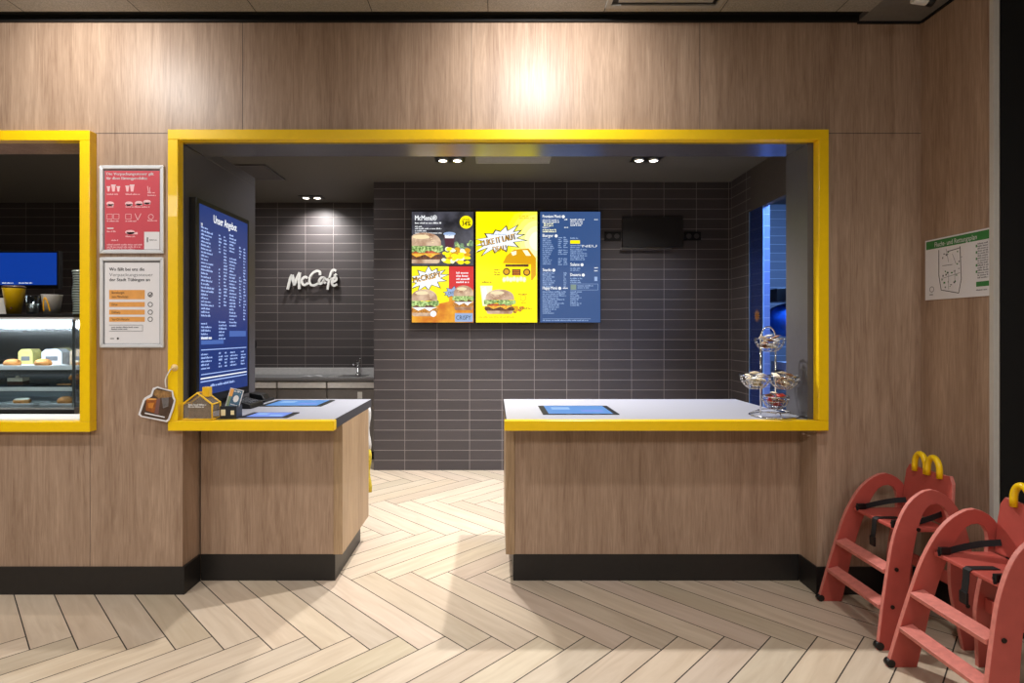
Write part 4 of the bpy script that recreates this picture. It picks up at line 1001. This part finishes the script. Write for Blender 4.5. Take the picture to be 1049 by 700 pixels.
# trays and pastry
def tray(x, y, z, lab, w=.2, m=WHITE):
    b = MB(m); b.box(x-w/2, x+w/2, y-.07, y+.07, z+.0008, z+.004)
    for a in ((x-w/2,x+w/2,y-.07,y-.067), (x-w/2,x+w/2,y+.067,y+.07), (x-w/2,x-w/2+.003,y-.067,y+.067), (x+w/2-.003,x+w/2,y-.067,y+.067)): b.box(*a, z+.004, z+.014)
    o = b.build('serving_tray', None, .001); tag(o, lab, 'tray', loc=(x, y, z))
BR = pmat('baked_golden', (204, 138, 74), .6, noise=.3, nscale=40, bump=.4); CRM = pmat('pastry_cream', (238, 226, 200), .5, noise=.1); CHO = pmat('pastry_chocolate', (80, 48, 30), .5, noise=.2)
def pastry(kind, x, y, z, lab):
    if kind == 'bun':
        b = MB(BR); b.lathe(x, y, [(.02, z), (.042, z+.006), (.048, z+.02), (.04, z+.038), (.02, z+.048), (.004, z+.05)], 18); o = b.build('bun')
    elif kind == 'cookie':
        b = MB([BR, CHO]); b.lathe(x, y, [(.04, z), (.045, z+.005), (.038, z+.011), (.004, z+.013)], 18)
        for i in range(7): a = i*2.4; b.ball((x+.028*math.cos(a)*(i % 3)/2, y+.028*math.sin(a)*(i % 3)/2, z+.0125), .004, n=6, m=4, mi=1)
        o = b.build('cookie')
    elif kind == 'cake':
        b = MB([CHO, CRM]); b.prism([(x-.05, y-.03, z), (x+.05, y-.03, z), (x+.02, y+.06, z)], (0, 0, .03)); b.prism([(x-.05, y-.03, z+.0302), (x+.05, y-.03, z+.0302), (x+.02, y+.06, z+.0302)], (0, 0, .022), 1)
        b.ball((x, y-.01, z+.056), .012, mi=1); o = b.build('cake_slice')
    elif kind == 'donut':
        b = MB([BR, CRM]); b.tube([(x+.03*math.cos(2*PI*i/18), y+.03*math.sin(2*PI*i/18), z+.017) for i in range(18)], .017, 10, closed=True); b.tube([(x+.03*math.cos(2*PI*i/18), y+.03*math.sin(2*PI*i/18), z+.024) for i in range(18)], .0135, 10, mi=1, closed=True); o = b.build('doughnut')
    elif kind == 'muffin':
        b = MB([CHO, BR]); b.lathe(x, y, [(.025, z), (.034, z+.04)], 16); b.lathe(x, y, [(.034, z+.0402), (.044, z+.048), (.036, z+.066), (.005, z+.075)], 16, 1); o = b.build('muffin')
    tag(o, lab, kind if kind != 'donut' else 'doughnut', loc=(x, y, z))
Z1, Z2, Z3 = 1.2702, 1.1402, 1.0305
tray(-3.16, .45, Z1, 'white tray at the left of the upper glass shelf in the display case', .22); tray(-2.93, .45, Z1, 'white tray in the middle of the upper glass shelf in the display case'); tray(-2.72, .47, Z1, 'white tray at the right end of the upper glass shelf', .14)
pastry('bun', -3.13, .43, Z1+.0045, 'golden bun on the left tray of the upper shelf'); pastry('bun', -2.93, .43, Z1+.0045, 'golden bun on the middle tray of the upper shelf'); pastry('donut', -2.72, .47, Z1+.0045, 'cream topped doughnut on the right tray of the upper shelf')
tray(-3.12, .50, Z2, 'dark tray at the left of the lower glass shelf', .24, DK); tray(-2.80, .50, Z2, 'dark tray at the right of the lower glass shelf', .2, DK)
pastry('cake', -3.14, .49, Z2+.0045, 'layered cake slice on the left dark tray'); pastry('cookie', -2.84, .49, Z2+.0045, 'chocolate chip cookie on the right dark tray'); pastry('muffin', -2.76, .49, Z2+.0045, 'muffin beside the cookie on the right dark tray')
tray(-3.06, .42, Z3, 'white tray at the left of the display case floor', .26); tray(-2.78, .42, Z3, 'white tray at the right of the display case floor', .22)
pastry('bun', -2.76, .40, Z3+.0045, 'golden bun on the right tray of the case floor'); pastry('donut', -3.05, .41, Z3+.0045, 'cream topped doughnut on the left tray of the case floor')
# wrapped boxes at the back of the upper shelf
for x, w, c3, lab in ((-3.24, .1, (226, 214, 130), 'pale yellow packet at the back of the upper shelf'), (-3.06, .14, (225, 228, 232), 'white wrapped packet at the back of the upper shelf'), (-2.86, .15, (200, 175, 150), 'light brown packet at the back of the upper shelf')):
    b = MB([pmat('pack_'+lab.split()[0]+lab.split()[1], c3, .4, noise=.15), GREYP]); n0 = .11; y = .66
    b.prism([(x-w/2, y, Z1), (x+w/2, y, Z1), (x+w/2, y, Z1+n0*.8), (x+w*.3, y, Z1+n0), (x-w*.3, y, Z1+n0), (x-w/2, y, Z1+n0*.8)], (0, .08, 0)); b.box(x-w*.3, x+w*.3, y-.0006, y, Z1+.03, Z1+.06, 1)
    o = b.build('food_packet', None, .003); tag(o, lab, 'packet', loc=(x, y+.04, Z1))
# cups on top
def cup(x, y, r0, r1, h, m, lab, extras=None, nm='paper_cup'):
    t = thing(nm, lab, 'cup', (x, y, 1.6103)); z = 1.6103
    b = MB(m); b.lathe(x, y, [(r0*.9, z+.006), (r0, z), (r1, z+h), (r1+.002, z+h+.002), (r1-.002, z+h), (r0-.003, z+.008)], 28, cap0=True, cap1=True); b.build('cup_body', t)
    return t, z
t, z = cup(-3.095, .40, .036, .059, .165, YEL, 'large yellow cup with a dark lid on top of the display case')
b = MB(pmat('dark_lid', (60, 45, 36), .4)); b.lathe(-3.095, .40, [(.062, z+.1685), (.063, z+.178), (.052, z+.186), (.047, z+.183), (.004, z+.183)], 28); b.build('lid', t)
b = MB(CHO); b.cyl((-3.08, .3615, z+.04), (-3.08, .3595, z+.04), .008, 12); b.build('printed_dot', t)
t, z = cup(-2.85, .40, .041, .056, .125, WHITE, 'white cup with a golden arch logo on top of the display case')
b = MB(pmat('gold_print', (246, 180, 20), .5)); rs = []
AR = [(-.034, .02), (-.026, .075), (-.013, .105), (.000, .075), (.008, .02)]
for p in catmull([(u, 0, v) for u, v in AR], 6):
    v = p.z; rr = .041+.015*v/.125+.0012; a = -PI/2+(p.x+.012)/rr; rs.append((-2.85+rr*math.cos(a), .40+rr*math.sin(a), z+v))
b.tube(rs, .0042, 6); b.build('logo_arch', t)
t, z = cup(-2.965, .39, .03, .042, .12, GLASS, 'clear glass tumbler between the yellow and the white cup', nm='glass_tumbler')
b = MB(STEEL); b.lathe(-2.965, .39, [(.028, z+.01), (.034, z+.07), (.004, z+.07)], 16); b.build('tumbler_filling', t)
t = thing('napkin_box', 'white box at the left edge of the display case top', 'box', (-3.30, .42, 1.6103)); b = MB([WHITE, GREYP]); b.box(-3.37, -3.20, .38, .48, 1.6103, 1.72); b.box(-3.36, -3.22, .3793, .38, 1.66, 1.672, 1); b.build('carton_body', t, .003); b = MB(PAPER); b.box(-3.34, -3.24, .40, .46, 1.7203, 1.735); b.build('napkins', t)
t = thing('lid_stack', 'tall stack of clear cup lids at the right end of the display case top', 'stack of lids', (-2.63, .36, 1.61))
for i in range(18):
    b = MB(pmat('lid_plastic', (120, 132, 126), .2)); zz = 1.6105+i*.0155; x = -2.618+.004*math.sin(i*.6); b.lathe(x, .33, [(.038, zz), (.040, zz+.004), (.034, zz+.012), (.02, zz+.0145), (.004, zz+.0145)], 20); b.build('lid', t)
# blue monitor behind
t = thing('order_monitor', 'wide dark monitor with a plain blue picture behind the cake display case', 'monitor', (-4.6, 1.7, 1.6))
def mx_(x, D=4.9): return (x-PX)*D/F_PX
def mz_(y, D=4.9): return CH-(y-PY)*D/F_PX
MB(BLACK).box(mx_(-60), mx_(60), 1.722, 1.77, mz_(296), mz_(257)).build('housing', t, .004)
c = Canvas((mx_(-58), 1.7215, mz_(292)), (1,0,0), (0,0,1), 116, 33, mx_(58)-mx_(-58)); c.rect(0, 0, 116, 33, emat('monitor_blue', (10, 60, 160), .9)); c.layer = 1; c.greek(60, 31.5, 12, EW, 1.2); c.greek(77, 31.5, 14, EW, 1.2)
c.build('screen', t)
b = MB(BLACK); b.cyl((mx_(-10), 1.76, mz_(270)), (mx_(-10), 1.76, KZ-.001), .02, 12); b.build('ceiling_pole', t)

# ------------------------------------------------------------------ light
def spot(loc, target, power, ang, blend=.6, r=.04, col=(1, .93, .84)):
    l = bpy.data.lights.new('spot', 'SPOT'); l.energy = power; l.spot_size = math.radians(ang); l.spot_blend = blend; l.shadow_soft_size = r; l.color = col
    o = bpy.data.objects.new('spot_light', l); C.objects.link(o); o.location = loc
    o.rotation_euler = (Vector(target)-Vector(loc)).to_track_quat('-Z', 'Y').to_euler(); return o
def area(loc, target, power, sx_, sy_, col=(1, .95, .9)):
    l = bpy.data.lights.new('area', 'AREA'); l.shape = 'RECTANGLE'; l.size = sx_; l.size_y = sy_; l.energy = power; l.color = col
    o = bpy.data.objects.new('area_light', l); C.objects.link(o); o.location = loc
    o.rotation_euler = (Vector(target)-Vector(loc)).to_track_quat('-Z', 'Y').to_euler(); return o
# hall: wall washers close to the panelling
spot((.28, -.80, HZ-.03), (.28, .05, 2.85), 80, 120, 1.0, .05, (1, .985, .965))
spot((-2.27, -.85, HZ-.03), (-2.27, .05, 2.85), 72, 120, 1.0, .05, (1, .98, .95))
# hall: general ceiling lamps, then added soft fill
for x, pw in ((-3.2, 150), (-1.0, 88), (1.2, 68)): spot((x, -1.45, HZ-.03), (x, -1.2, 0), pw, 125, .9, .08, (1, .975, .955))
for x in (-4, -1.2, 1.6): area((x, -4.4, HZ-.03), (x, -4.0, 0), 80, 1.8, 1.2, (1, .985, .98))  # unseen area lights added as soft fill for the hall
# kitchen downlights, then added fill lights
spot((-.45, 1.55, KZ-.03), (-.45, 1.5, 0), 310, 100, 1.0, .05, (1, .98, .95))
spot((.75, 1.0, KZ-.03), (.5, .85, 0), 320, 115, .6, .04, (1, .98, .97))
spot((-1.3, 1.1, KZ-.03), (-1.2, .9, 0), 26, 110, .6, .04, (1, .98, .95))
spot((-.42, 2.04, KZ-.03), (-.42, 2.04, 0), 110, 120, .7, .04, (1, .97, .94))
spot((1.42, 2.04, KZ-.03), (1.42, 2.04, 0), 55, 120, .7, .04, (1, .97, .94))
spot((-2.18, 3.44, KZ-.035), (-2.17, 3.80, 2.30), 85, 120, 1.0, .02, (1, .97, .94))
spot((-4.85, 1.75, KZ-.03), (-4.85, 1.75, 0), 60, 110, .7, .04)
spot((-3.0, .30, KZ-.03), (-3.0, .38, 1), 130, 80, .8, .05)  # unseen spot added to brighten the cups on the display case
area((-2.4, 2.3, KZ-.03), (-2.4, 2.3, 0), 22, .9, .9, (1, .98, .96))  # unseen area light added to lift the steel counter
# cake case strip
area((-3.4, .34, 1.56), (-3.4, .5, 1.1), 13, 1.4, .03, (.9, .95, 1))
# blue lit side room
area((3.4, 1.6, KZ-.05), (3.6, 2.6, 0), 150, 1.0, .8, (.22, .44, 1.0))
w = bpy.data.worlds.new('world'); bpy.context.scene.world = w; w.use_nodes = True
w.node_tree.nodes['Background'].inputs[0].default_value = (.9, .93, 1, 1); w.node_tree.nodes['Background'].inputs[1].default_value = .05

sc = bpy.context.scene
sc.view_settings.view_transform = 'Standard'; sc.view_settings.look = 'None'; sc.view_settings.exposure = 0; sc.view_settings.gamma = 1
sc.view_settings.use_curve_mapping = False
sc.cycles.use_denoising = True; sc.cycles.max_bounces = 8; sc.cycles.transparent_max_bounces = 12
sc.cycles.sample_clamp_indirect = 6; sc.cycles.caustics_reflective = False; sc.cycles.caustics_refractive = False
